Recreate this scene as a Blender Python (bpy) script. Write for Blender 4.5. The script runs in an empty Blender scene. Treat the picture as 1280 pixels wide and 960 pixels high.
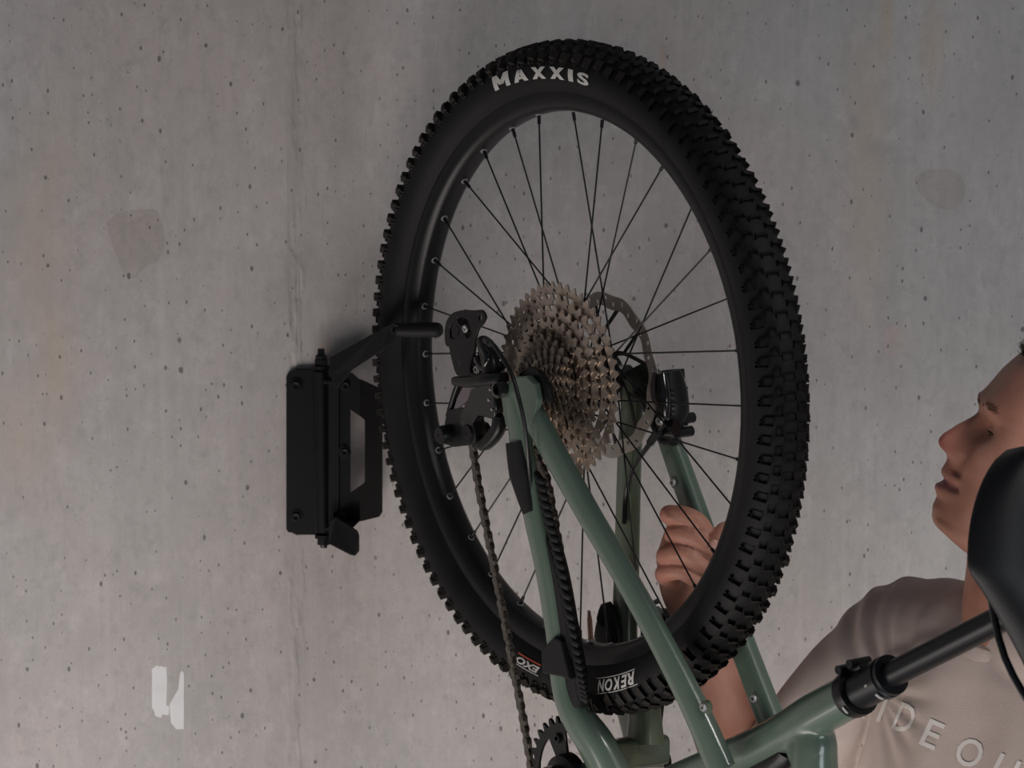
import bpy, bmesh, math, random
from mathutils import Vector, Matrix, noise
from mathutils.bvhtree import BVHTree
random.seed(7)
PI = math.pi
COL = bpy.context.scene.collection

# ---------------------------------------------------------------- camera
F, PITCH, YAW, ROLL = 3867.6, .150, .942, .005
HUB = Vector((.068, .006, -3.327))
cr, sr = math.cos(ROLL), math.sin(ROLL)
RM = Matrix(((cr, -sr, 0), (sr, cr, 0), (0, 0, 1)))
cols = [RM @ Vector((1, 0, 0)), RM @ Vector((0, math.sin(PITCH), -math.cos(PITCH))), RM @ Vector((0, math.cos(PITCH), math.sin(PITCH)))]
W2C = Matrix((cols[0], cols[1], cols[2])).transposed()
C2W = W2C.transposed()
CAM = -(C2W @ HUB)
cam = bpy.data.objects.new('camera', bpy.data.cameras.new('camera'))
COL.objects.link(cam)
cam.matrix_world = Matrix.Translation(CAM) @ C2W.to_4x4()
cam.data.sensor_width = 36; cam.data.lens = 36 * F / 1280
cam.data.clip_start = .05; cam.data.clip_end = 100
cam.data.dof.use_dof = True; cam.data.dof.focus_distance = 3.25; cam.data.dof.aperture_fstop = 11
sc = bpy.context.scene
sc.camera = cam
# ---------------------------------------------------------------- light
sc.view_settings.view_transform = 'Standard'; sc.view_settings.look = 'None'
sc.view_settings.gamma = 1; sc.view_settings.exposure = .18
w = bpy.data.worlds.new('world'); sc.world = w; w.use_nodes = True
w.node_tree.nodes['Background'].inputs[0].default_value = (.80, .86, 1, 1)
w.node_tree.nodes['Background'].inputs[1].default_value = .065
def area(name, loc, target, sx, sy, power, colr):
    l = bpy.data.lights.new(name, 'AREA'); l.shape = 'RECTANGLE'; l.size = sx; l.size_y = sy
    l.energy = power; l.color = colr
    o = bpy.data.objects.new(name, l); COL.objects.link(o); o.location = loc
    o.rotation_euler = (Vector(target) - Vector(loc)).to_track_quat('-Z', 'Y').to_euler()
    return o
# daylight from the open garage door (low, left front); both lamps on the right are added fills
area('garage_door_daylight', (-.9, -.95, -1.5), (.05, .35, -.45), 2.4, .9, 27, (1, .925, .885))
area('side_fill', (1.9, -2.2, -.7), (.45, 0, -.3), 1.0, 1.0, 15, (.85, .93, 1))  # cool fill added on the right to lift wall and shirt
hi = area('shoulder_fill', (2.3, -2.2, 2.3), (.50, -.2, -.55), .8, .8, 2.3, (1, .95, .92)); hi.data.spread = math.radians(38)  # narrow fill added from above to brighten the man's shoulder

# ---------------------------------------------------------------- geometry helpers
UB = Vector((math.cos(YAW), -math.sin(YAW), 0))     # along the wheel plane, away from the wall
NB = Vector((-math.sin(YAW), -math.cos(YAW), 0))    # axle direction, drive side
ZB = Vector((0, 0, 1))
def BP(u, v, n=0): return UB * u + ZB * v + NB * n
def ray(px, py): return C2W @ Vector(((px - 640) / F, (480 - py) / F, -1))
def Q(px, py, n):
    d = ray(px, py); t = (n - CAM.dot(NB)) / d.dot(NB); return CAM + d * t
def P(px, py, y):
    d = ray(px, py); t = (y - CAM.y) / d.y; return CAM + d * t
BM3 = Matrix((UB, ZB, NB)).transposed()             # columns u, v, n  (v x ... right-handed: u x v = n)
def BMAT(loc): return Matrix.Translation(loc) @ BM3.to_4x4()

WLOC = {}; WM = {}
def link(o, parent=None, wl=Vector((0, 0, 0))):
    COL.objects.link(o); WLOC[o.name] = Vector(wl)
    WM[o.name] = Matrix.Translation(wl); o.location = wl
    if parent: o.parent = parent; o.matrix_parent_inverse = WM[parent.name].inverted()
    return o
def tag(o, label=None, cat=None, group=None, kind=None):
    if label: o['label'] = label
    if cat: o['category'] = cat
    if group: o['group'] = group
    if kind: o['kind'] = kind
    return o
def empty(name, loc, label, cat, group=None):
    o = bpy.data.objects.new(name, None); o.empty_display_size = .05
    link(o, None, loc); return tag(o, label, cat, group)
def catmull(pts, k=6):
    pts = [Vector(p) for p in pts]; n = len(pts); out = []
    for i in range(n - 1):
        p0 = pts[max(i - 1, 0)]; p1 = pts[i]; p2 = pts[i + 1]; p3 = pts[min(i + 2, n - 1)]
        for j in range(k):
            t = j / k
            out.append(.5 * ((2 * p1) + (p2 - p0) * t + (2 * p0 - 5 * p1 + 4 * p2 - p3) * t * t + (3 * p1 - p0 - 3 * p2 + p3) * t ** 3))
    out.append(pts[-1]); return out
def lerpl(vals, k):
    out = []
    for i in range(len(vals) - 1):
        for j in range(k): out.append(vals[i] + (vals[i + 1] - vals[i]) * j / k)
    out.append(vals[-1]); return out
class MB:
    def __init__(s): s.bm = bmesh.new()
    def rings(s, rings, caps=True, closed=False):
        R = [[s.bm.verts.new(p) for p in r] for r in rings]
        m = len(R[0]); n = len(R)
        for i in range(n if closed else n - 1):
            a = R[i]; b = R[(i + 1) % n]
            for j in range(m):
                s.bm.faces.new((a[j], a[(j + 1) % m], b[(j + 1) % m], b[j]))
        if caps and not closed:
            s.bm.faces.new(list(reversed(R[0]))); s.bm.faces.new(R[-1])
        return s
    def loft(s, path, a, b=None, axis=None, power=2., seg=16, k=1, round_ends=False):
        """sweep a superellipse: half size b along `axis`, a across it"""
        if b is None: b = a
        if not hasattr(a, '__len__'): a = [a] * len(path)
        if not hasattr(b, '__len__'): b = [b] * len(path)
        if k > 1: path = catmull(path, k); a = lerpl(list(a), k); b = lerpl(list(b), k)
        path = [Vector(p) for p in path]; rings = []; prev = None
        for i, p in enumerate(path):
            t = (path[min(i + 1, len(path) - 1)] - path[max(i - 1, 0)]).normalized()
            ax = Vector(axis) if axis is not None else (prev if prev is not None else (Vector((0, 0, 1)) if abs(t.z) < .9 else Vector((1, 0, 0))))
            e2 = (ax - t * ax.dot(t)).normalized(); e1 = t.cross(e2).normalized(); prev = e2
            r = []
            for j in range(seg):
                th = 2 * PI * j / seg; c, q = math.cos(th), math.sin(th)
                r.append(p + e1 * a[i] * math.copysign(abs(c) ** (2 / power), c) + e2 * b[i] * math.copysign(abs(q) ** (2 / power), q))
            rings.append(r)
        if round_ends:
            def capr(r, p, t, rad):
                out = []
                for f in (.3, .6, .85):
                    out.append([p + (v - p) * math.sqrt(1 - f * f) + t * rad * f for v in r])
                return out
            t0 = (path[0] - path[1]).normalized(); t1 = (path[-1] - path[-2]).normalized()
            rings = list(reversed(capr(rings[0], path[0], t0, min(a[0], b[0])))) + rings + capr(rings[-1], path[-1], t1, min(a[-1], b[-1]))
        return s.rings(rings)
    def tube(s, path, r, seg=10, k=1, axis=None): return s.loft(path, r, None, axis, 2., seg, k)
    def cyl(s, p0, p1, r0, r1=None, seg=20): return s.loft([p0, p1], [r0, r1 if r1 is not None else r0], seg=seg)
    def bolt(s, c, d, r, h, socket=True):
        """button head bolt with a hex socket; d = outward direction"""
        d = Vector(d).normalized(); c = Vector(c)
        e = d.orthogonal().normalized(); f = d.cross(e)
        def ring(rad, z, n=18): return [c + d * z + (e * math.cos(2 * PI * j / n) + f * math.sin(2 * PI * j / n)) * rad for j in range(n)]
        rr = [ring(r, 0), ring(r, h * .55), ring(r * .85, h * .95), ring(r * .5, h)]
        if socket: rr += [ring(r * .48, h * .98), ring(r * .45, h * .2)]
        return s.rings(rr)
    def box(s, c, ex, ey, ez, bev=0):
        c = Vector(c); ex, ey, ez = Vector(ex), Vector(ey), Vector(ez)
        v = [s.bm.verts.new(c + ex * i + ey * j + ez * k) for i in (-1, 1) for j in (-1, 1) for k in (-1, 1)]
        for f in ((0, 1, 3, 2), (4, 6, 7, 5), (0, 4, 5, 1), (2, 3, 7, 6), (0, 2, 6, 4), (1, 5, 7, 3)): s.bm.faces.new([v[i] for i in f])
        return s
    def prism(s, pts, off):
        a = [s.bm.verts.new(p) for p in pts]; b = [s.bm.verts.new(Vector(p) + Vector(off)) for p in pts]; n = len(a)
        s.bm.faces.new(a); s.bm.faces.new(list(reversed(b)))
        for i in range(n): s.bm.faces.new((a[i], b[i], b[(i + 1) % n], a[(i + 1) % n]))
        return s
    def revolve(s, prof, c, ax, e, seg=64, closed=True):
        """prof: list of (radius, offset along ax)"""
        ax = Vector(ax); e = Vector(e); f = ax.cross(e); c = Vector(c); rr = []
        for i in range(seg):
            t = 2 * PI * i / seg; d = e * math.cos(t) + f * math.sin(t)
            rr.append([c + d * r + ax * o for r, o in prof])
        return s.rings(rr, closed=True)
    def ball(s, c, r, sc=(1, 1, 1), seg=16):
        m = Matrix.Translation(c) @ Matrix.Diagonal((r * sc[0], r * sc[1], r * sc[2], 1))
        bmesh.ops.create_uvsphere(s.bm, u_segments=seg, v_segments=seg // 2 + 2, radius=1, matrix=m); return s
    def mesh(s, name, smooth=True, ang=40):
        bmesh.ops.recalc_face_normals(s.bm, faces=s.bm.faces)
        me = bpy.data.meshes.new(name); s.bm.to_mesh(me); s.bm.free()
        if smooth:
            me.polygons.foreach_set('use_smooth', [True] * len(me.polygons))
            me.set_sharp_from_angle(angle=math.radians(ang))
        return me
    def build(s, name, mat, parent=None, smooth=True, bevel=0, ang=40, origin=None):
        xs = [v.co for v in s.bm.verts]
        if origin is None:
            origin = Vector((sum(v.x for v in xs) / len(xs), sum(v.y for v in xs) / len(xs), min(v.z for v in xs)))
        origin = Vector(origin)
        bmesh.ops.translate(s.bm, verts=s.bm.verts, vec=-origin)
        me = s.mesh(name, smooth, ang); me.materials.append(mat)
        o = bpy.data.objects.new(name, me); link(o, parent, origin)
        if bevel:
            b = o.modifiers.new('bevel', 'BEVEL'); b.width = bevel; b.segments = 2; b.limit_method = 'ANGLE'; b.angle_limit = math.radians(35)
        return o
def plate2d(outers, holes, half, bev=0.):
    """flat shape with real holes -> mesh in local xy, thickness along z"""
    cu = bpy.data.curves.new('plate', 'CURVE'); cu.dimensions = '2D'; cu.fill_mode = 'BOTH'; cu.extrude = half - bev; cu.bevel_depth = bev; cu.bevel_resolution = 0
    if bev: cu.offset = -bev
    for pl in list(outers) + list(holes):
        sp = cu.splines.new('POLY'); sp.points.add(len(pl) - 1)
        for q, p in zip(sp.points, pl): q.co = (p[0], p[1], 0, 1)
        sp.use_cyclic_u = True
    ob = bpy.data.objects.new('plate', cu); COL.objects.link(ob)
    dg = bpy.context.evaluated_depsgraph_get(); dg.update()
    me = bpy.data.meshes.new_from_object(ob.evaluated_get(dg)); bpy.data.objects.remove(ob); bpy.data.curves.remove(cu)
    return me
def place(name, me, mat, parent, M):
    """link mesh with a full world matrix M (rigid)"""
    if len(me.materials) == 0: me.materials.append(mat)
    o = bpy.data.objects.new(name, me); link(o, parent, M.to_translation())
    o.rotation_euler = M.to_euler(); WM[o.name] = M.copy(); return o
def circ(cx, cy, r, n=14, r2=None, rot=0):
    out = []
    for i in range(n):
        t = 2 * PI * i / n; x, y = r * math.cos(t), (r2 or r) * math.sin(t)
        out.append((cx + x * math.cos(rot) - y * math.sin(rot), cy + x * math.sin(rot) + y * math.cos(rot)))
    return out

# ---------------------------------------------------------------- materials
def mat(name, c, rough=.5, metal=0, var=.0, vs=30, bump=0, bs=200, coat=0, spec=.5, c2=None, sss=0):
    m = bpy.data.materials.new(name); m.use_nodes = True; nt = m.node_tree; b = nt.nodes['Principled BSDF']
    b.inputs['Base Color'].default_value = (*c, 1); b.inputs['Roughness'].default_value = rough; b.inputs['Metallic'].default_value = metal
    b.inputs['Coat Weight'].default_value = coat; b.inputs['Coat Roughness'].default_value = .12; b.inputs['Specular IOR Level'].default_value = spec
    if sss:
        b.inputs['Subsurface Weight'].default_value = sss; b.inputs['Subsurface Radius'].default_value = (.012, .004, .002); b.inputs['Subsurface Scale'].default_value = 1
    tc = nt.nodes.new('ShaderNodeTexCoord')
    if var or c2:
        n = nt.nodes.new('ShaderNodeTexNoise'); n.inputs['Scale'].default_value = vs; n.inputs['Detail'].default_value = 5
        nt.links.new(tc.outputs['Object'], n.inputs['Vector'])
        r = nt.nodes.new('ShaderNodeValToRGB'); r.color_ramp.elements[0].position = .3; r.color_ramp.elements[1].position = .7
        lo = [x * (1 - var) for x in c]; hi = [min(1, x * (1 + var)) for x in c] if c2 is None else c2
        r.color_ramp.elements[0].color = (*lo, 1); r.color_ramp.elements[1].color = (*hi, 1)
        nt.links.new(n.outputs['Fac'], r.inputs['Fac']); nt.links.new(r.outputs['Color'], b.inputs['Base Color'])
    if bump:
        n = nt.nodes.new('ShaderNodeTexNoise'); n.inputs['Scale'].default_value = bs; n.inputs['Detail'].default_value = 4
        nt.links.new(tc.outputs['Object'], n.inputs['Vector'])
        bp = nt.nodes.new('ShaderNodeBump'); bp.inputs['Strength'].default_value = bump; bp.inputs['Distance'].default_value = .001
        nt.links.new(n.outputs['Fac'], bp.inputs['Height']); nt.links.new(bp.outputs['Normal'], b.inputs['Normal'])
    return m
M = {
 'tyre': mat('tyre_rubber', (.0085, .0085, .009), .62, var=.25, vs=25, bump=.35, bs=900, spec=.25),
 'knob': mat('tread_rubber', (.012, .011, .010), .75, c2=(.026, .021, .018), vs=18, bump=.4, bs=500, spec=.3),
 'rim': mat('rim_black', (.008, .008, .009), .36, var=.1, spec=.35),
 'spoke': mat('spoke_black', (.010, .010, .011), .42, metal=.3),
 'nipple': mat('nipple_metal', (.42, .41, .41), .4, metal=.3),
 'hub': mat('hub_black', (.010, .010, .011), .3, var=.1),
 'cassette': mat('cassette_steel', (.68, .58, .49), .34, metal=.75, c2=(.40, .315, .25), vs=60),
 'carrier': mat('cassette_carrier', (.02, .02, .02), .45, metal=.5),
 'rotor': mat('rotor_steel', (.46, .42, .38), .42, metal=.6, var=.15, vs=40),
 'rotor_arm': mat('rotor_black', (.045, .042, .040), .5, metal=.4),
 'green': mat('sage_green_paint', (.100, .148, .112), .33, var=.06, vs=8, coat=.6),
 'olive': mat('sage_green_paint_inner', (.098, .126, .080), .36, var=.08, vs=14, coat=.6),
 'guard': mat('guard_rubber', (.009, .009, .0095), .6, bump=.3, bs=700, spec=.3),
 'black': mat('satin_black', (.006, .006, .0065), .38, var=.15, vs=50, spec=.4),
 'gloss': mat('gloss_black', (.008, .008, .009), .16, coat=.4),
 'post': mat('anodised_black', (.008, .009, .011), .36, spec=.35),
 'silver': mat('polished_metal', (.60, .59, .58), .35, metal=.8),
 'purple': mat('smoked_metal', (.30, .26, .29), .3, metal=.9),
 'chain': mat('chain_steel', (.20, .185, .165), .38, metal=.85, c2=(.10, .088, .075), vs=120),
 'cable': mat('cable_housing', (.008, .008, .008), .35),
 'rack': mat('powder_coat_black', (.0045, .0045, .005), .5, bump=.25, bs=1500, spec=.22),
 'white_print': mat('white_print', (.62, .61, .58), .6, var=.1, vs=90),
 'red_print': mat('red_print', (.50, .09, .05), .6),
 'mark': mat('grey_print', (.40, .40, .38), .5),
 'saddle': mat('saddle_cover', (.006, .0065, .008), .42, bump=.3, bs=900, spec=.35),
 'saddle_shell': mat('saddle_shell', (.010, .010, .013), .45),
 'tape': mat('white_tape', (.82, .82, .82), .55, var=.06, vs=40),
 'shirt': mat('shirt_cotton', (.66, .545, .495), .95, var=.05, vs=12, bump=.5, bs=900, spec=.1),
 'shirt_print': mat('shirt_print', (.90, .84, .80), .9, spec=.1),
 'hair': mat('short_hair', (.060, .040, .024), .7, var=.4, vs=90, bump=1, bs=400),
 'brow': mat('eyebrow_hair', (.15, .07, .042), .8),
 'jeans': mat('denim', (.05, .07, .12), .9, var=.15, vs=60, bump=.3),
 'shoe': mat('shoe_canvas', (.05, .05, .05), .8),
 'sole': mat('shoe_sole', (.6, .58, .55), .8),
 'eye': mat('eye_white', (.55, .50, .47), .15),
 'iris': mat('eye_iris', (.05, .05, .05), .1),
}
def skin_mat():
    m = mat('skin', (.53, .262, .190), .48, c2=(.46, .210, .145), vs=35, bump=.35, bs=420, sss=.12, spec=.4)
    nt = m.node_tree; b = nt.nodes['Principled BSDF']; src = b.inputs['Base Color'].links[0].from_socket
    at = nt.nodes.new('ShaderNodeVertexColor'); at.layer_name = 'tint'
    mx = nt.nodes.new('ShaderNodeMix'); mx.data_type = 'RGBA'; mx.blend_type = 'MULTIPLY'; mx.inputs[0].default_value = 1
    nt.links.new(src, mx.inputs[6]); nt.links.new(at.outputs['Color'], mx.inputs[7]); nt.links.new(mx.outputs[2], b.inputs['Base Color'])
    return m
M['skin'] = skin_mat()

WY = .350                                            # wall plane
def concrete(base=(.555, .527, .512), name='cast_concrete', stains_shade=True):
    m = bpy.data.materials.new(name); m.use_nodes = True; nt = m.node_tree; b = nt.nodes['Principled BSDF']; N = nt.nodes; L = nt.links
    b.inputs['Roughness'].default_value = .88; b.inputs['Specular IOR Level'].default_value = .25
    geo = N.new('ShaderNodeNewGeometry'); P0 = geo.outputs['Position']
    def mp(scale, loc=(0, 0, 0)):
        x = N.new('ShaderNodeMapping'); x.inputs['Scale'].default_value = scale; x.inputs['Location'].default_value = loc; L.new(P0, x.inputs['Vector']); return x.outputs[0]
    def noi(vec, s, d=5, r=.6):
        x = N.new('ShaderNodeTexNoise'); x.inputs['Scale'].default_value = s; x.inputs['Detail'].default_value = d; x.inputs['Roughness'].default_value = r; L.new(vec, x.inputs['Vector']); return x.outputs['Fac']
    def ramp(f, stops):
        x = N.new('ShaderNodeValToRGB'); e = x.color_ramp.elements
        while len(e) < len(stops): e.new(.5)
        for i, (p, c) in enumerate(stops): e[i].position = p; e[i].color = (c, c, c, 1) if not hasattr(c, '__len__') else (*c, 1)
        L.new(f, x.inputs['Fac']); return x.outputs['Color']
    def mix(a, c, f, mode='MIX'):
        x = N.new('ShaderNodeMix'); x.data_type = 'RGBA'; x.blend_type = mode
        for s_, v in ((6, a), (7, c)):
            if hasattr(v, 'is_linked') or hasattr(v, 'node'): L.new(v, x.inputs[s_])
            else: x.inputs[s_].default_value = (*v, 1)
        if hasattr(f, 'node'): L.new(f, x.inputs[0])
        else: x.inputs[0].default_value = f
        return x.outputs[2]
    def math_(op, a, c=None, c3=None):
        x = N.new('ShaderNodeMath'); x.operation = op
        for i, v in enumerate((a, c, c3)):
            if v is None: continue
            if hasattr(v, 'node'): L.new(v, x.inputs[i])
            else: x.inputs[i].default_value = v
        return x.outputs[0]
    col = mix(base, tuple(x * .86 for x in base), ramp(noi(mp((1, 1, .8)), 3.2, 6), [(.35, 0), (.65, 1)]))
    pink = tuple(x * y for x, y in zip(base, (1.05, .955, .94))); green = tuple(x * y for x, y in zip(base, (.96, .985, .95)))
    col = mix(col, pink, ramp(noi(mp((1, 1, .7), (5, 2, 1)), 2.4, 3), [(.45, 0), (.62, .8)]))
    col = mix(col, green, ramp(noi(mp((1, 1, .6), (1, 7, 3)), 2.0, 3), [(.5, 0), (.68, .8)]))
    col = mix(col, tuple(x * .74 for x in base), ramp(noi(mp((1, 1, .8), (2, 8, 5)), 75, 5, .75), [(.50, 0), (.68, .75)]))
    col = mix(col, tuple(x * 1.12 for x in base), ramp(noi(mp((1, 1, .7), (6, 1, 5)), 50, 5, .75), [(.50, 0), (.68, .7)]))
    col = mix(col, tuple(x * .80 for x in base), ramp(noi(mp((4, 1, .7), (6, 1, 2)), 30, 5, .75), [(.50, 0), (.68, .6)]))
    # cloudy mottling, fine grain, vertical formwork streaks
    col = mix(col, tuple(x * .80 for x in base), ramp(noi(mp((1, 1, 1), (3, 3, 3)), 16, 6, .7), [(.5, 0), (.78, .75)]))
    col = mix(col, tuple(x * 1.12 for x in base), ramp(noi(mp((1, 1, 1), (9, 3, 3)), 22, 6, .7), [(.55, 0), (.8, .5)]))
    col = mix(col, tuple(x * .82 for x in base), ramp(noi(mp((9, 1, .5)), 3, 4), [(.52, 0), (.72, .5)]))
    col = mix(col, tuple(x * 1.1 for x in base), ramp(noi(mp((22, 1, .35), (4, 0, 0)), 3, 3), [(.56, 0), (.74, .35)]))
    col = mix(col, tuple(x * .72 for x in base), ramp(noi(mp((1, 1, 1)), 320, 2), [(.5, 0), (.8, .35)]))
    if stains_shade:
        sep = N.new('ShaderNodeSeparateXYZ'); L.new(P0, sep.inputs[0]); X, Z = sep.outputs[0], sep.outputs[2]
        def blob(px, py, rx, ry, soft=.4, wob=.3):
            c = P(px, py, WY); sx, sz = rx / 1056, ry / 1056
            a = math_('DIVIDE', math_('SUBTRACT', X, c.x), sx); q = math_('DIVIDE', math_('SUBTRACT', Z, c.z), sz)
            d = math_('SQRT', math_('ADD', math_('MULTIPLY', a, a), math_('MULTIPLY', q, q)))
            nn = math_('MULTIPLY', math_('SUBTRACT', noi(mp((1, 1, .6), (px * .01, 0, py * .01)), 14, 4), .5), wob * 4)
            return ramp(math_('ADD', d, nn), [(max(0, 1 - soft), 1), (1, 0)])
        yel = (base[0] * 1.03, base[1] * .88, base[2] * .70)
        for (px, py, rx, ry, f) in ((45, 310, 55, 130, .45), (70, 440, 40, 90, .5), (20, 540, 70, 110, .35), (70, 180, 60, 80, .25), (405, 440, 18, 28, .75), (1085, 260, 40, 190, .35)):
            col = mix(col, yel, math_('MULTIPLY', blob(px, py, rx, ry, .9), f))
        rust = (base[0] * .95, base[1] * .72, base[2] * .50)
        for (px, py, rx, ry, f) in ((828, 70, 7, 24, .6), (1108, 20, 14, 60, .55), (1165, 60, 22, 90, .35), (1085, 120, 40, 120, .2), (1122, 470, 22, 14, .0)):
            col = mix(col, rust, math_('MULTIPLY', blob(px, py, rx, ry, .9), f))
        drk = tuple(x * .70 for x in base)  # seam and stain tones, plus the rack's soft shade painted to its left
        for (px, py, rx, ry, f) in ((367, 150, 13, 170, .55), (362, 330, 9, 120, .5), (392, 350, 26, 120, .15), (375.5, 400, 1.6, 75, .9), (374, 350, 1.3, 60, .6), (1067, 152, 9, 14, .7), (1100, 185, 34, 14, .5), (1150, 160, 22, 24, .45), (1125, 200, 25, 8, .35), (330, 560, 50, 150, .22), (1250, 60, 60, 200, .35), (365, 760, 20, 120, .2), (1190, 515, 18, 18, .3), (540, 700, 60, 90, .1)):
            col = mix(col, drk, math_('MULTIPLY', blob(px, py, rx, ry, .8), f))
        lt = tuple(x * 1.12 for x in base)
        for (px, py, rx, ry, f) in ((203, 500, 6, 420, .3), (1048, 146, 7, 6, .6), (314, 458, 7, 7, .5), (310, 300, 60, 160, .15)):
            col = mix(col, lt, math_('MULTIPLY', blob(px, py, rx, ry, .8), f))
    # blow holes: only some voronoi cells carry one
    pit = None
    for sc_, rad, gate, sz, off in ((26, .075, .88, .7, 0), (48, .10, .82, .55, 4), (95, .12, .70, .5, 9), (13, .050, .93, .65, 2)):
        v = N.new('ShaderNodeTexVoronoi'); v.inputs['Scale'].default_value = sc_; v.voronoi_dimensions = '2D'
        mpn = N.new('ShaderNodeCombineXYZ'); s2 = N.new('ShaderNodeSeparateXYZ')
        wob = N.new('ShaderNodeTexNoise'); wob.inputs['Scale'].default_value = 90; L.new(P0, wob.inputs['Vector'])
        L.new(P0, s2.inputs[0]); L.new(math_('ADD', s2.outputs[0], off), mpn.inputs[0]); L.new(math_('ADD', math_('MULTIPLY', s2.outputs[2], sz), off), mpn.inputs[1])
        L.new(mpn.outputs[0], v.inputs['Vector'])
        sepc = N.new('ShaderNodeSeparateColor'); L.new(v.outputs['Color'], sepc.inputs[0])
        r = math_('MULTIPLY', math_('SUBTRACT', sepc.outputs[0], gate), rad / (1 - gate))
        r = math_('MULTIPLY', r, math_('ADD', .5, wob.outputs['Fac']))
        h = math_('MULTIPLY', math_('SUBTRACT', r, v.outputs['Distance']), 30); h = math_('MINIMUM', math_('MAXIMUM', h, 0), 1)
        pit = h if pit is None else math_('MAXIMUM', pit, h)
    col = mix(col, tuple(x * .30 for x in base), math_('MULTIPLY', pit, .85))
    L.new(col, b.inputs['Base Color'])
    hgt = math_('ADD', math_('MULTIPLY', noi(mp((1, 1, 1)), 200, 4), .35), math_('MULTIPLY', noi(mp((1, 1, .5)), 28, 5), .5))
    hgt = math_('SUBTRACT', hgt, math_('MULTIPLY', pit, 1.3))
    bp = N.new('ShaderNodeBump'); bp.inputs['Strength'].default_value = .55; bp.inputs['Distance'].default_value = .0016
    L.new(hgt, bp.inputs['Height']); L.new(bp.outputs['Normal'], b.inputs['Normal'])
    return m
M['wall'] = concrete()
M['patch'] = concrete((.50, .460, .435), 'concrete_repair', False)
M['plug'] = concrete((.60, .53, .50), 'concrete_plug', False)
M['floor'] = concrete((.30, .29, .28), 'floor_concrete', False)

# ================================================================= THE SETTING
FZ = -1.73
a = MB(); a.box((0, WY + .1, FZ / 2 + .35), (4, 0, 0), (0, .1, 0), (0, 0, (1.1 - FZ) * .65))
wall = a.build('wall_back', M['wall'], None, smooth=False, origin=(0, WY, FZ)); tag(wall, kind='structure')
a = MB(); a.box((0, -2, FZ - .05), (4, 0, 0), (0, 2.55, 0), (0, 0, .05))
floor = a.build('floor', M['floor'], None, smooth=False); tag(floor, kind='structure')
# formwork joint: an irregular ridge of laitance
def ridge(px0, px1, hgt, seed):
    rr = []; n = 420; m = 14
    for i in range(n + 1):
        py = -80 + 1120 * i / n; c0 = P(px0, py, WY); c1 = P(px1, py, WY); r = []
        for j in range(m + 1):
            t = j / m; x = c0.x + (c1.x - c0.x) * t; e = math.sin(PI * t) ** .7
            k = noise.noise(Vector((x * 260, c0.z * 22, seed))) + .6 * noise.noise(Vector((x * 500, c0.z * 90, seed + 4)))
            r.append(Vector((x, WY + .0006 - e * hgt * (.45 + k), c0.z)))
        rr.append([Vector((c0.x, WY + .004, c0.z))] + r + [Vector((c1.x, WY + .004, c0.z))])
    return MB().rings(rr)
ridge(353, 385, .0023, 1).build('joint_ridge', M['wall'], wall, ang=80)
def flat_patch(name, pts, mt, t=.0012, parent=wall, subd=True, jit=0):
    q = [P(x, y, WY) for x, y in pts]
    if subd: q = catmull(q + [q[0]], 5)[:-1]
    if jit: q = [p + Vector((random.uniform(-jit, jit), 0, random.uniform(-jit, jit))) for p in q]
    a = MB(); a.prism([p + Vector((0, .0006, 0)) for p in q], (0, -t - .0003, 0)); return a.build(name, mt, parent, smooth=False)
flat_patch('repair_patch', [(132, 280), (150, 266), (190, 262), (200, 272), (206, 300), (198, 325), (180, 335), (166, 348), (154, 338), (142, 312)], M['patch'], .0005)
flat_patch('repair_patch', [(1143, 222), (1160, 213), (1185, 211), (1202, 222), (1206, 245), (1190, 262), (1170, 258), (1148, 240)], M['patch'], .0006)
flat_patch('repair_plug', [(1104, 425), (1108, 410), (1117, 406), (1127, 412), (1129, 428), (1126, 441), (1116, 446), (1107, 440)], M['plug'], .0010)
tp = flat_patch('tape_scrap', [(190, 836), (193, 834), (196, 831), (199, 833), (202, 832), (205, 834), (208, 832.5), (209, 850), (208, 881), (212, 883), (211, 894), (203, 893), (201, 897), (194, 895), (193, 889), (190, 885)], M['tape'], .0008, None, False)
tag(tp, 'left scrap of white masking tape, straight upright strip stuck low on the concrete wall', 'tape')
tp = flat_patch('tape_scrap', [(225, 842), (227, 838), (230, 841), (230, 911), (220, 911.5), (217, 907), (214, 904), (213, 896), (212, 880), (219, 868), (223, 861)], M['tape'], .0008, None, False)
tag(tp, 'right scrap of white masking tape, torn to a slanting point at its top', 'tape')

# ================================================================= WALL RACK
RY = WY - .004
rack = empty('bike_wall_rack', P(403, 665, WY), 'black steel swivelling bicycle rack bolted to the concrete wall, left of the wheel', 'bike rack')
def rp(px, py, y): return P(px, py, y)
def pxplate(name, outer, holes, y, t, mt, parent, bev=.0004):
    """plate parallel to the wall, outline given where it stands on plane y"""
    c = rp(*outer[0], y)
    f = lambda pl: [((rp(x_, z_, y) - c).x, (rp(x_, z_, y) - c).z) for x_, z_ in pl]
    me = plate2d([f(outer)], [f(h) for h in holes], t / 2, bev)
    return place(name, me, mt, parent, Matrix.Translation(c) @ Matrix.Rotation(PI / 2, 4, 'X'))
pxplate('mounting_plate', [(358, 470), (361, 465), (366, 464), (370, 461), (410, 461), (410, 668), (370, 668), (365, 665), (361, 665), (358, 661)], [], WY - .0045, .006, M['rack'], rack)
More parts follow.
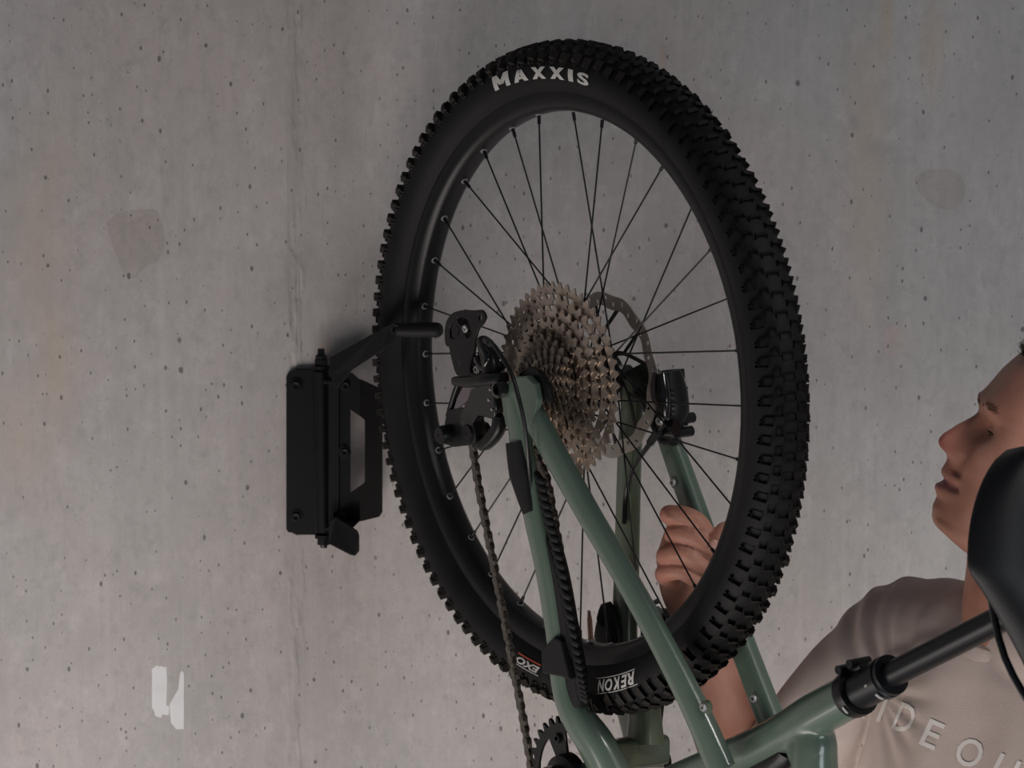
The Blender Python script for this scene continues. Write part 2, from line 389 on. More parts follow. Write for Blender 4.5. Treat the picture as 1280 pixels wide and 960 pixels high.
# raised hinge barrel, long pin and its nuts
z0, z1 = rp(403, 668, .318).z, rp(403, 461, .318).z; hx = rp(403, 560, .318).x
HP = Vector((hx, .318, 0))
MB().cyl(HP + Vector((0, 0, z0 + .003)), HP + Vector((0, 0, z1 - .003)), .0085).build('hinge_barrel', M['rack'], rack)
MB().box(HP + Vector((-.006, .013, (z0 + z1) / 2)), (.004, 0, 0), (0, .013, 0), (0, 0, (z1 - z0) / 2 - .002)).build('hinge_flange', M['rack'], rack, bevel=.001)
for s, zz in ((1, z1), (-1, z0)):
    MB().cyl(HP + Vector((0, 0, zz)), HP + Vector((0, 0, zz + s * .004)), .0105).build('washer', M['rack'], rack)
    MB().loft([HP + Vector((0, 0, zz + s * .004)), HP + Vector((0, 0, zz + s * .012))], .0085, seg=6).build('hinge_nut', M['black'], rack, smooth=False, bevel=.0007)
    if s > 0:
        MB().loft([HP + Vector((0, 0, zz + .012)), HP + Vector((0, 0, zz + .0165))], .0075, seg=6).build('hinge_nut', M['black'], rack, smooth=False, bevel=.0007)
    MB().cyl(HP + Vector((0, 0, zz + s * .012)), HP + Vector((0, 0, zz + s * (.024 if s > 0 else .016))), .0048, .004).build('hinge_pin', M['black'], rack)
# swivel frame: folded plate with a slot, tray leaf folded outwards
pxplate('hinge_leaf', [(411, 470), (414, 466), (424, 466), (424, 668), (414, 668), (411, 664)], [], .298, .004, M['rack'], rack)
def bentplate(name, quads, off, mt):
    a = MB()
    for q in quads: a.prism([rp(*v) for v in q], off)
    return a.build(name, mt, rack, smooth=False, bevel=.0007)
yA, yB, yC = .300, .288, .262
# leaf with three bolts
pxplate('swivel_plate', [(420, 468), (444, 468), (450, 474), (450, 652), (444, 660), (420, 660)], [[(438, 512), (450.5, 522), (450.5, 606), (438, 616)]][:0], .296, .004, M['rack'], rack) if False else None
a = MB()
for q in ([(420, 468), (440, 466), (451, 476), (451, 521), (438, 512), (420, 512)], [(420, 512), (438, 512), (438, 616), (420, 616)], [(420, 616), (438, 616), (451, 607), (451, 650), (440, 661), (420, 661)]):
    a.prism([rp(x_, y_, yA - (x_ - 420) * .0006) for x_, y_ in q], (0, .003, 0))
a.build('swivel_plate', M['rack'], rack, smooth=False)
a = MB()
yt = lambda x_: yA - 31 * .0006 + (x_ - 451) * .0015
for q in ([(450, 474), (474, 485), (478, 490), (478, 525), (456, 525), (450, 520)], [(456, 525), (478, 525), (478, 603), (456, 603)], [(450, 608), (456, 603), (478, 603), (478, 640), (474, 646), (450, 652)]):
    a.prism([rp(x_, y_, yt(x_)) for x_, y_ in q], (0, .003, 0))
a.build('tyre_tray', M['rack'], rack, smooth=False)
for (bx_, by_, r_) in ((370, 482, .0062), (370, 646, .0058), (432, 482, .0052), (431, 565, .0050), (430, 644, .0050)):
    yy = WY - .0076 if bx_ < 400 else yA - .008
    MB().revolve([(r_ * 1.5, 0), (r_ * 1.5, .0012), (r_ * .6, .0012), (r_ * .6, 0)], rp(bx_, by_, yy), (0, -1, 0), (1, 0, 0), 20).build('washer', M['rack'], rack)
    MB().bolt(rp(bx_, by_, yy - .001), (0, -1, 0), r_, .003).build('bolt', M['post'], rack)
# arm rising to the hook
def pr(name, pts, off, bev=.0008):
    return MB().prism([rp(*v) for v in pts], off).build(name, M['rack'], rack, smooth=False, bevel=bev)
pr('hook_arm', [(412, 447, .270), (474, 413, .212), (478, 438, .212), (441, 462, .246), (421, 486, .264), (412, 470, .270)], (0, .004, 0))
pr('arm_flange', [(474, 413, .212), (486, 407, .203), (503, 404, .197), (505, 420, .197), (490, 428, .203), (478, 438, .212)], (0, .004, 0))
MB().bolt(rp(495, 411, .195), (0, -1, 0), .0068, .004).build('bolt', M['post'], rack)
pin0, pin1 = rp(500, 412.5, .196), rp(545, 412.5, .186)
MB().loft([pin0, pin0 + (pin1 - pin0) * .25, pin1], [.0075, .0085, .0088], round_ends=True, seg=24, axis=(0, 0, 1)).build('hook_peg', M['guard'], rack)
pr('lower_tab', [(411, 652, .272), (420, 646, .272), (447, 664, .250), (449, 670, .249), (449, 689, .249), (444, 695, .25), (438, 694, .255), (411, 680, .272)], (0, .004, 0))
pr('tab_bracket', [(416, 640, .30), (430, 640, .30), (444, 652, .285), (440, 660, .285), (418, 652, .272)], (0, .003, 0))
MB().box(HP + Vector((.016, -.012, z1 - .012)), (.012, 0, 0), (0, .016, 0), (0, 0, .002)).build('hinge_bracket', M['rack'], rack, bevel=.0006)
MB().box(HP + Vector((.016, -.012, z0 + .012)), (.012, 0, 0), (0, .016, 0), (0, 0, .002)).build('hinge_bracket', M['rack'], rack, bevel=.0006)

# ================================================================= BICYCLE
bike = empty('mountain_bike', BP(.055, -.50), 'sage green full suspension mountain bike lifted upright by its rear wheel', 'bicycle')
O = Vector((0, 0, 0))
TR, TRR = .3315, .0285
def tprof():
    pr_ = []
    for i in range(25):                       # casing arc from bead to bead
        t = -PI * .80 + i * (PI * 1.60) / 24
        pr_.append((TR + TRR * math.cos(t) * (1.0), TRR * 1.03 * math.sin(t)))
    pr_ = [(.3035, -.0135)] + pr_ + [(.3035, .0135)]
    return pr_
# tread surface: casing plus a slightly thicker cap
tyre = MB().revolve(tprof(), O, NB, UB, 144).build('tyre', M['tyre'], bike, origin=O)
tyre['label'] = 'fat black knobbly tyre on the raised rear wheel'
# tread knobs
def knob_mesh(lx, ly, h, taper=.82, notch=False, outer=False):
    a = MB(); b = [(-lx, -ly), (lx, -ly), (lx, ly), (-lx, ly)]
    lo = [Vector((x, y, -.002)) for x, y in b]; hi = [Vector((x * taper, y * taper, h)) for x, y in b]
    V = [a.bm.verts.new(p) for p in lo + hi]
    for f in ((4, 5, 6, 7), (0, 1, 5, 4), (1, 2, 6, 5), (2, 3, 7, 6), (3, 0, 4, 7)): a.bm.faces.new([V[i] for i in f])
    if notch:
        W = [a.bm.verts.new(p) for p in (Vector((-lx * .25, -ly * .9, h)), Vector((lx * .25, -ly * .9, h)), Vector((lx * .2, ly * .3, h + .0008)), Vector((-lx * .2, ly * .3, h + .0008)))]
        a.bm.faces.new(W)
    if outer:
        for (x0, x1, y0, y1, h2) in ((lx * .9, lx * 1.6, -ly * .9, -ly * .35, h * .40), (lx * .9, lx * 1.5, ly * .1, ly * .5, h * .35)):
            V = [a.bm.verts.new(p) for p in (Vector((x0, y0, -.002)), Vector((x1, y0, -.002)), Vector((x1, y1, -.002)), Vector((x0, y1, -.002)), Vector((x0, y0, h2)), Vector((x1 * .92, y0, h2 * .6)), Vector((x1 * .92, y1, h2 * .6)), Vector((x0, y1, h2)))]
            for f in ((4, 5, 6, 7), (0, 1, 5, 4), (1, 2, 6, 5), (2, 3, 7, 6), (3, 0, 4, 7)): a.bm.faces.new([V[i] for i in f])
    me = a.mesh('knob', False); me.materials.append(M['knob']); return me
KN = 112
km = {'side': knob_mesh(.0056, .0044, .0060, outer=True), 'tie': knob_mesh(.0040, .0046, .0032), 'mid': knob_mesh(.0060, .0042, .0030)}
rows = []
for s in (-1, 1):
    rows += [('side', s * 59, 0, 1), ('tie', s * 37, .5, 1), ('mid', s * 13, .25 * s, 1)]
def knobM(i, deg, off):
    a_ = 2 * PI * (i + off) / KN; t = math.radians(deg + (4 if (i % 2 and abs(deg) > 50) else 0))
    rad = UB * math.cos(a_) + ZB * math.sin(a_); tan = -UB * math.sin(a_) + ZB * math.cos(a_)
    nrm = rad * math.cos(t) + NB * math.sin(t); side = nrm.cross(tan)
    pos = rad * (TR + TRR * math.cos(t)) + NB * TRR * 1.03 * math.sin(t)
    m = Matrix((side, tan, nrm)).transposed().to_4x4(); return Matrix.Translation(pos) @ m, pos, nrm
allk = []
for kind, deg, off, _ in rows:
    for i in range(KN):
        m, pos, nrm = knobM(i, deg, off)
        d = CAM - pos; vis = nrm.dot(d.normalized())
        score = (vis > -.25) * 1.0 + max(0, vis) * .5 + (pos.dot(UB)) * 1.2
        allk.append((score, kind, m))
allk.sort(key=lambda k: -k[0])
for sc_, kind, m in allk[:296]:
    o = bpy.data.objects.new('tread_knob', km[kind]); link(o, tyre, m.to_translation()); o.rotation_euler = m.to_euler()
a = MB()
for sc_, kind, m in allk[296:]:
    me = km[kind]; V = [a.bm.verts.new(m @ v.co) for v in me.vertices]
    for p in me.polygons: a.bm.faces.new([V[i] for i in p.vertices])
o = a.build('tread_knobs', M['knob'], tyre, smooth=False, origin=O); o['kind'] = 'stuff'
# sidewall lettering, letters stand with their tops outwards
def text_mesh(body, size=1, bold=.0, shear=0, space=1):
    cu = bpy.data.curves.new('t', 'FONT'); cu.body = body; cu.size = size; cu.offset = bold; cu.shear = shear; cu.space_character = space; cu.resolution_u = 3
    ob = bpy.data.objects.new('t', cu); COL.objects.link(ob); dg = bpy.context.evaluated_depsgraph_get(); dg.update()
    me = bpy.data.meshes.new_from_object(ob.evaluated_get(dg)); bpy.data.objects.remove(ob); bpy.data.curves.remove(cu)
    return me
def sidewall(a_, r, lift):
    rad = UB * math.cos(a_) + ZB * math.sin(a_)
    c = max(-1, min(1, (r - TR) / TRR)); s = math.sqrt(max(0, 1 - c * c))
    return rad * (TR + (TRR + lift) * c) + NB * ((TRR * 1.03 + lift) * s)
def side_text(me, name, a0, a1, r0, r1, mt, lift=.0008):
    xs = [v.co.x for v in me.vertices]; ys = [v.co.y for v in me.vertices]; x0, x1, y0, y1 = min(xs), max(xs), min(ys), max(ys)
    bm = bmesh.new(); bm.from_mesh(me)
    bmesh.ops.subdivide_edges(bm, edges=[e for e in bm.edges if e.calc_length() > .2], cuts=2)
    bmesh.ops.triangulate(bm, faces=bm.faces)
    for v in bm.verts:
        fx = (v.co.x - x0) / (x1 - x0); fy = (v.co.y - y0) / (y1 - y0)
        v.co = sidewall(a0 + (a1 - a0) * fx, r0 + (r1 - r0) * fy, lift)
    a = MB(); a.bm.free(); a.bm = bm; return a.build(name, mt, tyre, smooth=False)
def angpx(px, py, n=.02):
    q = Q(px, py, n); return math.atan2(q.z, q.dot(UB)), math.hypot(q.z, q.dot(UB))
aM0 = angpx(621, 115, .027)[0]; aM1 = angpx(738, 105, .027)[0]
def strokes(quads):
    """slab letter from strokes ((x, y), (x, y), width) with level ends"""
    a = MB(); n = 6
    for (x0, y0), (x1, y1), w0 in quads:
        row = []
        for i in range(n + 1):
            t = i / n; x, y = x0 + (x1 - x0) * t, y0 + (y1 - y0) * t
            if abs(y1 - y0) < 1e-6: row.append((a.bm.verts.new((x, y - w0 / 2, 0)), a.bm.verts.new((x, y + w0 / 2, 0))))
            else: row.append((a.bm.verts.new((x - w0 / 2, y, 0)), a.bm.verts.new((x + w0 / 2, y, 0))))
        for p, q in zip(row, row[1:]): a.bm.faces.new((p[0], p[1], q[1], q[0]))
    me = bpy.data.meshes.new('letter'); a.bm.to_mesh(me); a.bm.free(); return me
SLAB = {'M': [((.13, 0), (.13, 1), .26), ((.87, 0), (.87, 1), .26), ((.16, 1), (.5, .25), .26), ((.84, 1), (.5, .25), .26)],
        'A': [((.15, 0), (.5, 1), .30), ((.85, 0), (.5, 1), .30), ((.25, .30), (.75, .30), .20)],
        'X': [((.16, 0), (.84, 1), .32), ((.84, 0), (.16, 1), .32)],
        'I': [((.5, 0), (.5, 1), 1)]}
wd = [1.2, 1.05, 1.0, 1.0, .34, .8]; tot = sum(wd) + .30 * 5; x = 0
for ch, w_ in zip('MAXXIS', wd):
    me = strokes(SLAB[ch]) if ch in SLAB else text_mesh(ch, 1, .035)
    side_text(me, 'sidewall_letter', aM0 + (aM1 - aM0) * x / tot, aM0 + (aM1 - aM0) * (x + w_) / tot, .3222, .3222 + (.0150 if ch == 'M' else .0125), M['white_print'])
    x += w_ + .30
b0 = angpx(797, 845, .027)[0]; b1 = angpx(747, 849, .027)[0]
b0, b1 = (b0, b1) if True else (b1, b0)
x = 0; wd = [1, 1, 1, 1, 1]
for ch in 'REKON':
    side_text(text_mesh(ch, 1, .03, .35), 'sidewall_letter', b0 + (b1 - b0) * (x + .06) / 5.15, b0 + (b1 - b0) * (x + 1.08) / 5.15, .3225, .3350, M['white_print'])
    x += 1
for r0, r1 in ((.3205, .3213), (.3362, .3369)):
    a = MB(); n = 16
    a.rings([[sidewall(b0 + (b1 - b0) * i / n, r, .0008 + l) for r, l in ((r0, 0), (r0, .0003), (r1, .0003), (r1, 0))] for i in range(n + 1)]).build('lettering_outline', M['white_print'], tyre, smooth=False)
c0 = angpx(676, 836, .027)[0]; c1 = angpx(648, 818, .027)[0]
side_text(text_mesh('EXO', 1, .04, .3), 'sidewall_letter', c0, c1, .3215, .3290, M['white_print'])
for r0, r1, mt in ((.3185, .3200, 'red_print'), (.3302, .3310, 'white_print')):
    a = MB(); n = 8
    a.rings([[sidewall(c0 + (c1 - c0) * i / n, r, .0008 + l) for r, l in ((r0, 0), (r0, .0003), (r1, .0003), (r1, 0))] for i in range(n + 1)]).build('lettering_bar', M[mt], tyre, smooth=False)

# rim
rp_ = [(.3085, .0150), (.3085, .0170), (.3045, .0172), (.2975, .0165), (.2905, .0135), (.2876, .0085), (.2868, 0), (.2876, -.0085), (.2905, -.0135), (.2975, -.0165), (.3045, -.0172), (.3085, -.0170), (.3085, -.0150), (.300, -.013), (.300, .013)]
rim = MB().revolve(rp_, O, NB, UB, 160).build('rim', M['rim'], bike, origin=O, ang=50)
PH = .019
a = MB()
for k in range(-16, 16):
    an = PI / 2 + PH + k * PI / 16; rad = UB * math.cos(an) + ZB * math.sin(an)
    km4 = k % 4; drive = km4 in (1, 3); sg = 1 if km4 in (1, 2) else -1
    flange = .0185 if drive else -.034; fr = .0285 if drive else .0285
    ha = an + sg * math.radians(64); hole = (UB * math.cos(ha) + ZB * math.sin(ha)) * fr + NB * flange
    tip = rad * .2875 + NB * (.0018 if drive else -.0018)
    d = (hole - tip).normalized()
    MB().tube([tip, hole], .00095, seg=8).build('spoke', M['spoke'], bike, smooth=True)
    MB().cyl(tip - d * .003, tip + d * .011, .0021, .0019, 10).build('nipple', M['spoke'], rim)
    MB().revolve([(.0024, 0), (.0040, 0), (.0037, .0014), (.0028, .0014)], rad * .2872 + NB * (.0018 if drive else -.0018), -rad, NB, 14).build('eyelet', M['nipple'], rim)
# valve
va = angpx(738, 792, 0)[0]; vr = UB * math.cos(va) + ZB * math.sin(va)
v_ = MB(); v_.tube([vr * .288, vr * .262, vr * .258, vr * .252], [.003, .003, .0022, .0018]); v_.build('valve_stem', mat('valve_brass', (.45, .26, .2), .3, metal=1), bike)
MB().revolve([(.003, 0), (.0052, 0), (.0052, .003), (.003, .003)], vr * .286, -vr, NB, 16).build('valve_nut', M['silver'], bike)
# hub
hub = MB().revolve([(.004, -.046), (.016, -.046), (.018, -.040), (.021, -.038), (.0325, -.0365), (.0325, -.0330), (.020, -.030), (.0155, -.02), (.0155, .005), (.022, .012), (.0325, .0165), (.0325, .0200), (.024, .0215), (.0175, .024), (.0175, .060), (.004, .060)], O, NB, UB, 40).build('hub', M['hub'], bike, origin=O)
MB().cyl(BP(0, 0, -.074), BP(0, 0, .078), .0085).build('axle', M['black'], bike)
# ---- brake rotor
def rot_mesh():
    n = 180; outer = []
    for i in range(n):
        t = 2 * PI * i / n; outer.append(((.0895 + .0012 * math.sin(12 * t)) * math.cos(t), (.0895 + .0012 * math.sin(12 * t)) * math.sin(t)))
    inner = []
    for i in range(n):
        t = 2 * PI * i / n; r = .0745 + .0018 * math.sin(12 * t); inner.append((r * math.cos(t), r * math.sin(t)))
    holes = [inner]
    for i in range(36):
        t = 2 * PI * i / 36; r = .0822 + (.0026 if i % 2 else -.0026)
        holes.append(circ(r * math.cos(t), r * math.sin(t), .0030, 10, .0018, t + .6))
    return plate2d([outer], holes, .0009)
rotor = place('brake_rotor', rot_mesh(), M['rotor'], bike, BMAT(BP(0, 0, -.0415)))
rotor['label'] = 'perforated steel disc brake rotor'
for i in range(6):
    t0 = 2 * PI * i / 6 + .25
    pA = BP(.0755 * math.cos(t0), .0755 * math.sin(t0), -.0415); pB = BP(.042 * math.cos(t0 + .45), .042 * math.sin(t0 + .45), -.041); pC = BP(.024 * math.cos(t0 + .9), .024 * math.sin(t0 + .9), -.0405)
    MB().loft([pA, pB, pC], [.0026, .0022, .004], [.0009] * 3, NB, 4, 8, 4).build('rotor_arm', M['rotor_arm'], rotor)
    pD = BP(.0755 * math.cos(t0 + .5), .0755 * math.sin(t0 + .5), -.0415)
    MB().loft([pD, pB], [.0020, .0020], [.0009] * 2, NB, 4, 8).build('rotor_arm', M['rotor_arm'], rotor)
MB().revolve([(.012, -.0015), (.025, -.0015), (.025, .0015), (.012, .0015)], BP(0, 0, -.0405), NB, UB, 36).build('rotor_carrier', M['rotor_arm'], rotor)
MB().revolve([(.010, -.004), (.0225, -.004), (.021, .002), (.010, .002)], BP(0, 0, -.046), NB, UB, 24).build('lockring', M['black'], rotor)
# ---- cassette
cas = bpy.data.objects.new('cassette', None); cas.empty_display_size = .02; link(cas, bike, O)
T = [51, 45, 39, 33, 28, 24, 21, 18, 16, 14, 12, 10]
nn_ = lambda i: .0225 + i * .00355
def sprocket(t, rin, arms, seed):
    R = .0127 / (2 * math.sin(PI / t)); pts = []
    for i in range(t):
        for fr, dr in ((0, -.0038), (.2, -.0028), (.36, .0016), (.5, .0030), (.64, .0016), (.8, -.0028)):
            an = 2 * PI * (i + fr) / t; pts.append(((R + dr) * math.cos(an), (R + dr) * math.sin(an)))
    holes = []
    if arms:
        ro = R - .0105
        for i in range(arms):
            q = []; w0 = 2 * PI / arms
            for j in range(9): an = w0 * (i + .13 + .74 * j / 8); q.append((ro * math.cos(an), ro * math.sin(an)))
            for j in range(9): an = w0 * (i + .87 - .74 * j / 8) + .25; q.append((rin * math.cos(an), rin * math.sin(an)))
            holes.append(q)
        nh = t // 2
        for i in range(nh):
            an = 2 * PI * (i + .5) / nh; r = R - .0066; holes.append(circ(r * math.cos(an), r * math.sin(an), .0020 if i % 2 else .0029, 10))
    else:
        nh = max(6, t // 2)
        for i in range(nh):
            an = 2 * PI * (i + .5) / nh; r = R - .0072
            if r - .002 > .014: holes.append(circ(r * math.cos(an), r * math.sin(an), .0021, 8))
    holes.append(circ(0, 0, .0125 if not arms else .017, 28))
    return plate2d([pts], holes, .00095)
for i, t in enumerate(T):
    R = .0127 / (2 * math.sin(PI / t)); Rn = .0127 / (2 * math.sin(PI / T[i + 1])) if i < 11 else .012
    arms = 6 if t > 26 else 0
    rin = max(.022, Rn - .030) if i > 1 else max(.03, Rn - .022)
    me = sprocket(t, rin, arms, i)
    m4 = BMAT(BP(0, 0, nn_(i))) @ Matrix.Rotation(i * .31, 4, 'Z')
    o = place('sprocket', me, M['cassette'], cas, m4)
    # pins joining it to the next sprocket
    if i < 11:
        a = MB(); rr_ = min(R - .009, Rn - .0035)
        for j in range(max(5, T[i] // 3)):
            an = 2 * PI * j / max(5, T[i] // 3) + i
            p = BP(rr_ * math.cos(an), rr_ * math.sin(an), 0)
            a.cyl(p + NB * nn_(i), p + NB * nn_(i + 1), .0013, seg=6)
        a.build('spacer_pins', M['cassette'], cas)
MB().revolve([(.0175, .019), (.024, .019), (.020, .060), (.0175, .060)], O, NB, UB, 30).build('cassette_body', M['carrier'], cas)
MB().revolve([(.008, .0625), (.0155, .0625), (.0145, .0655), (.009, .0660)], O, NB, UB, 30).build('cassette_lockring', M['carrier'], cas)

# ---- frame tubes
def bk(*t): return [Q(*p) for p in t]
def stay(name, pts, a_, b_, mt, power=2.6, k=6, parent=bike):
    return MB().loft(bk(*pts), a_, b_, NB, power, 24, k).build(name, mt, parent, ang=60)
ss = stay('seatstay', [(640, 484, .074), (662, 512, .075), (692, 565, .074), (735, 641, .069), (785, 727, .062), (830, 809, .056), (872, 892, .050), (902, 962, .046)], [.013, .017, .0165, .0150, .0142, .0145, .0155, .018], [.005, .0075, .0085, .0095, .0095, .0100, .011, .011], M['green'])
cs = stay('chainstay', [(640, 490, .078), (648, 530, .078), (655, 575, .076), (668, 640, .073), (684, 710, .068), (697, 790, .062), (707, 860, .058), (722, 896, .054), (745, 930, .046), (768, 975, .036)], [.010, .017, .018, .016, .0155, .015, .016, .019, .022, .024], [.005, .006, .007, .009, .010, .010, .012, .014, .016, .018], M['green'])
MB().prism(bk((626, 497, .083), (632, 480, .083), (644, 471, .083), (658, 470, .083), (668, 480, .083), (672, 500, .083), (664, 530, .083), (640, 545, .083), (631, 530, .083)), NB * -.008).build('dropout', M['green'], bike, smooth=False, bevel=.0015)
MB().prism(bk((650, 470, .0745), (660, 458, .0745), (672, 462, .0745), (684, 482, .0745), (690, 505, .0745), (676, 500, .0745), (664, 478, .0745)), NB * -.006).build('derailleur_hanger', M['black'], bike, smooth=False, bevel=.001)
# black guard wrapped round the drive side chainstay
MB().loft(bk((645, 552, .080), (652, 592, .079), (664, 640, .078)), [.0150, .0165, .0080], [.0060, .0085, .0080], NB, 3.5, 24, 5).build('chainstay_guard', M['guard'], bike, ang=60)
g = MB().loft(bk((662, 585, .070), (677, 640, .068), (697, 705, .064), (711, 780, .059), (719, 840, .0565), (724, 882, .055)), [.005, .0065, .0075, .0085, .012, .0135], [.008, .0095, .010, .010, .011, .010], NB, 3, 24, 8).build('chainstay_guard', M['guard'], bike, ang=60)
gp = catmull(bk((672, 585, .079), (684, 640, .077), (700, 705, .074), (714, 780, .069), (724, 840, .066), (730, 875, .064)), 6)
for i in range(2, len(gp) - 1):
    t = (gp[i + 1] - gp[i - 1]).normalized(); sd = NB.cross(t).normalized()
    if sd.dot(UB) < 0: sd = -sd
    MB().loft([gp[i] - sd * .010 - t * .007 - NB * .004, gp[i] - sd * .003 + t * .001 - NB * .002, gp[i] + sd * .002 + t * .005 - NB * .004], [.0034, .0040, .0030], [.0040, .0046, .0040], None, 2.4, 10).build('rib', M['guard'], g)
    if i % 1 == 0 and i < len(gp) - 2: pass
MB().prism(bk((676, 812, .0745), (692, 796, .0745), (700, 800, .0745), (712, 850, .0745), (700, 846, .0745), (677, 842, .0745)), NB * -.012).build('guard_strap', M['guard'], bike, smooth=False, bevel=.002)
# non drive side stays, yoke
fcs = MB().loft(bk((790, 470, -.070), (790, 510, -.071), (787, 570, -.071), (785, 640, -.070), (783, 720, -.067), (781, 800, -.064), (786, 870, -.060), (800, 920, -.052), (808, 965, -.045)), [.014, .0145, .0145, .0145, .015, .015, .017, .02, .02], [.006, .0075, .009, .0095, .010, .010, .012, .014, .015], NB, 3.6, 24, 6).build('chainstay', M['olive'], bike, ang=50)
fss = MB().loft(bk((812, 478, -.071), (835, 545, -.071), (853, 595, -.070), (878, 665, -.066), (906, 745, -.060), (934, 822, -.055), (958, 885, -.052), (978, 935, -.050)), [.013, .014, .0145, .0145, .0145, .015, .0155, .016], [.007, .008, .009, .0095, .010, .010, .010, .010], NB, 3.6, 24, 6).build('seatstay', M['green'], bike, ang=50)
MB().prism(bk((786, 462, -.064), (806, 452, -.064), (822, 470, -.064), (832, 520, -.064), (812, 530, -.064), (796, 500, -.064), (776, 506, -.064), (772, 480, -.064)), NB * -.010).build('dropout', mat('dropout_dark', (.035, .040, .036), .45), bike, smooth=False, bevel=.001)
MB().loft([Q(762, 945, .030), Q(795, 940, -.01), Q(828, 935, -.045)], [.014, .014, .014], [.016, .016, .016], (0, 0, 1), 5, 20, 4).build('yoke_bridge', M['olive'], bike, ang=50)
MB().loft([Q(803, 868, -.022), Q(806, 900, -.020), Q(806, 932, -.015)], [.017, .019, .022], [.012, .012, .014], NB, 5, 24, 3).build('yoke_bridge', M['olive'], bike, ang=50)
MB().loft(bk((752, 820, -.078), (752, 800, -.080), (756, 780, -.080), (766, 768, -.080))[::-1], [.009, .012, .012, .010], [.004] * 4, NB, 3, 16, 4).build('stay_bumper', M['guard'], bike)
MB().loft(bk((752, 778, -.052), (760, 764, -.052), (766, 790, -.052), (768, 815, -.052)), [.008, .012, .012, .012], [.004] * 4, NB, 3, 16, 4).build('stay_bumper', M['guard'], bike)
for (px, py, n_, d) in ((842, 603, -.060, 1), (943, 873, -.042, 1), (880, 884, .060, 1)):
    MB().bolt(Q(px, py, n_), NB, .0042, .003).build('bolt', M['nipple'], bike)
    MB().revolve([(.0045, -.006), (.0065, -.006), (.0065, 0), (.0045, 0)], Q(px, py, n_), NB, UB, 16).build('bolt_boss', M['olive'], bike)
# seat tube, top tube, down tube, head tube
SA, SB = Q(893, 957, 0), Q(1068, 867, 0)
ft = MB()
ft.loft([Q(800, 1000, 0), SA, Q(970, 922, 0), Q(1020, 893, 0), SB], [.021, .0195, .0200, .0225, .0215], [.021, .0190, .0195, .021, .0215], NB, 2.2, 40, 6)
tt = Q(1017, 905, 0); ttd = Q(1022, 1000, 0)
ft.loft([Q(1012, 893, 0), Q(1018, 930, 0), Q(1019, 975, 0), ttd + (ttd - tt) * 3.0], [.018, .0225, .0225, .020], [.014, .019, .020, .018], NB, 3, 32, 4)
ft.loft([Q(1003, 893, 0), Q(1008, 922, 0), Q(1015, 955, 0)], [.014, .030, .022], [.012, .017, .017], NB, 2.4, 32, 5)
fto = ft.build('front_triangle', M['green'], bike)
FT_REMESH = fto
hd = ttd + (ttd - tt) * 3.0
bbp = Q(752, 1005, 0)
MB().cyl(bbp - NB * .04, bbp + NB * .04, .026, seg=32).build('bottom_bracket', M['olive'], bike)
MB().loft([bbp, bbp * .5 + hd * .5 + UB * -.03 + ZB * -.05, hd + ZB * -.08 - UB * .08], [.026, .03, .028], [.026, .028, .026], NB, 3, 24, 5).build('down_tube', M['green'], bike, ang=60)
MB().cyl(hd + UB * .02 + ZB * .0, hd + ZB * -.09 - UB * .11, .026, seg=32).build('head_tube', M['green'], bike)
MB().loft([Q(905, 1000, 0), Q(972, 952, 0), Q(984, 938, 0)], [.012, .014, .012], [.012] * 3, NB, 2, 20, 4).build('rear_shock', M['black'], bike)
# seat post
pd = (Q(1252, 773, 0) - SB).normalized()
L_ = lambda t: SB + pd * t
tl = (Q(1252, 773, 0) - SB).length
MB().revolve([(.015, -.004), (.0232, -.004), (.0240, .002), (.0236, .009), (.015, .010)], L_(-.002), pd, NB, 40).build('seat_clamp', M['black'], bike)
MB().revolve([(.010, 0), (.0188, 0), (.0188, .034), (.0206, .036), (.0206, .043), (.0190, .044), (.0200, .046), (.0200, .050), (.010, .051)], L_(.010), pd, NB, 40).build('post_collar', M['post'], bike)
MB().cyl(L_(.05), L_(tl + .035), .0128, seg=36).build('seat_post', M['post'], bike)
up = (ZB - pd * ZB.dot(pd)).normalized()
for t in (.004, .022): MB().cyl(L_(t) + up * .025 - NB * .012, L_(t) + up * .025 + NB * .014, .0046, seg=16).build('clamp_bolt', M['post'], bike)
MB().loft([L_(-.002) + up * .021, L_(.026) + up * .021], .006, .006, NB, 3, 12).build('clamp_lug', M['black'], bike)
tocam = (CAM - L_(.05)); tocam = (tocam - pd * tocam.dot(pd)).normalized()
def ringmark(t, th, r, wd, lg, mt='mark'):
    a = MB(); c = L_(t); rr = []
    for i in range(5):
        an = th + (i / 4 - .5) * lg; d = tocam * math.cos(an) + up * math.sin(an)
        rr.append([c + d * (r + .0004) - pd * wd, c + d * (r + .0004) + pd * wd, c + d * (r - .0004) + pd * wd, c + d * (r - .0004) - pd * wd])
    return a.rings(rr).build('printed_mark', M[mt], bike, smooth=False)
ringmark(.040, .25, .0189, .0020, .45); ringmark(.049, -.75, .0206, .0016, .5); ringmark(.003, -.45, .0240, .0012, .35)
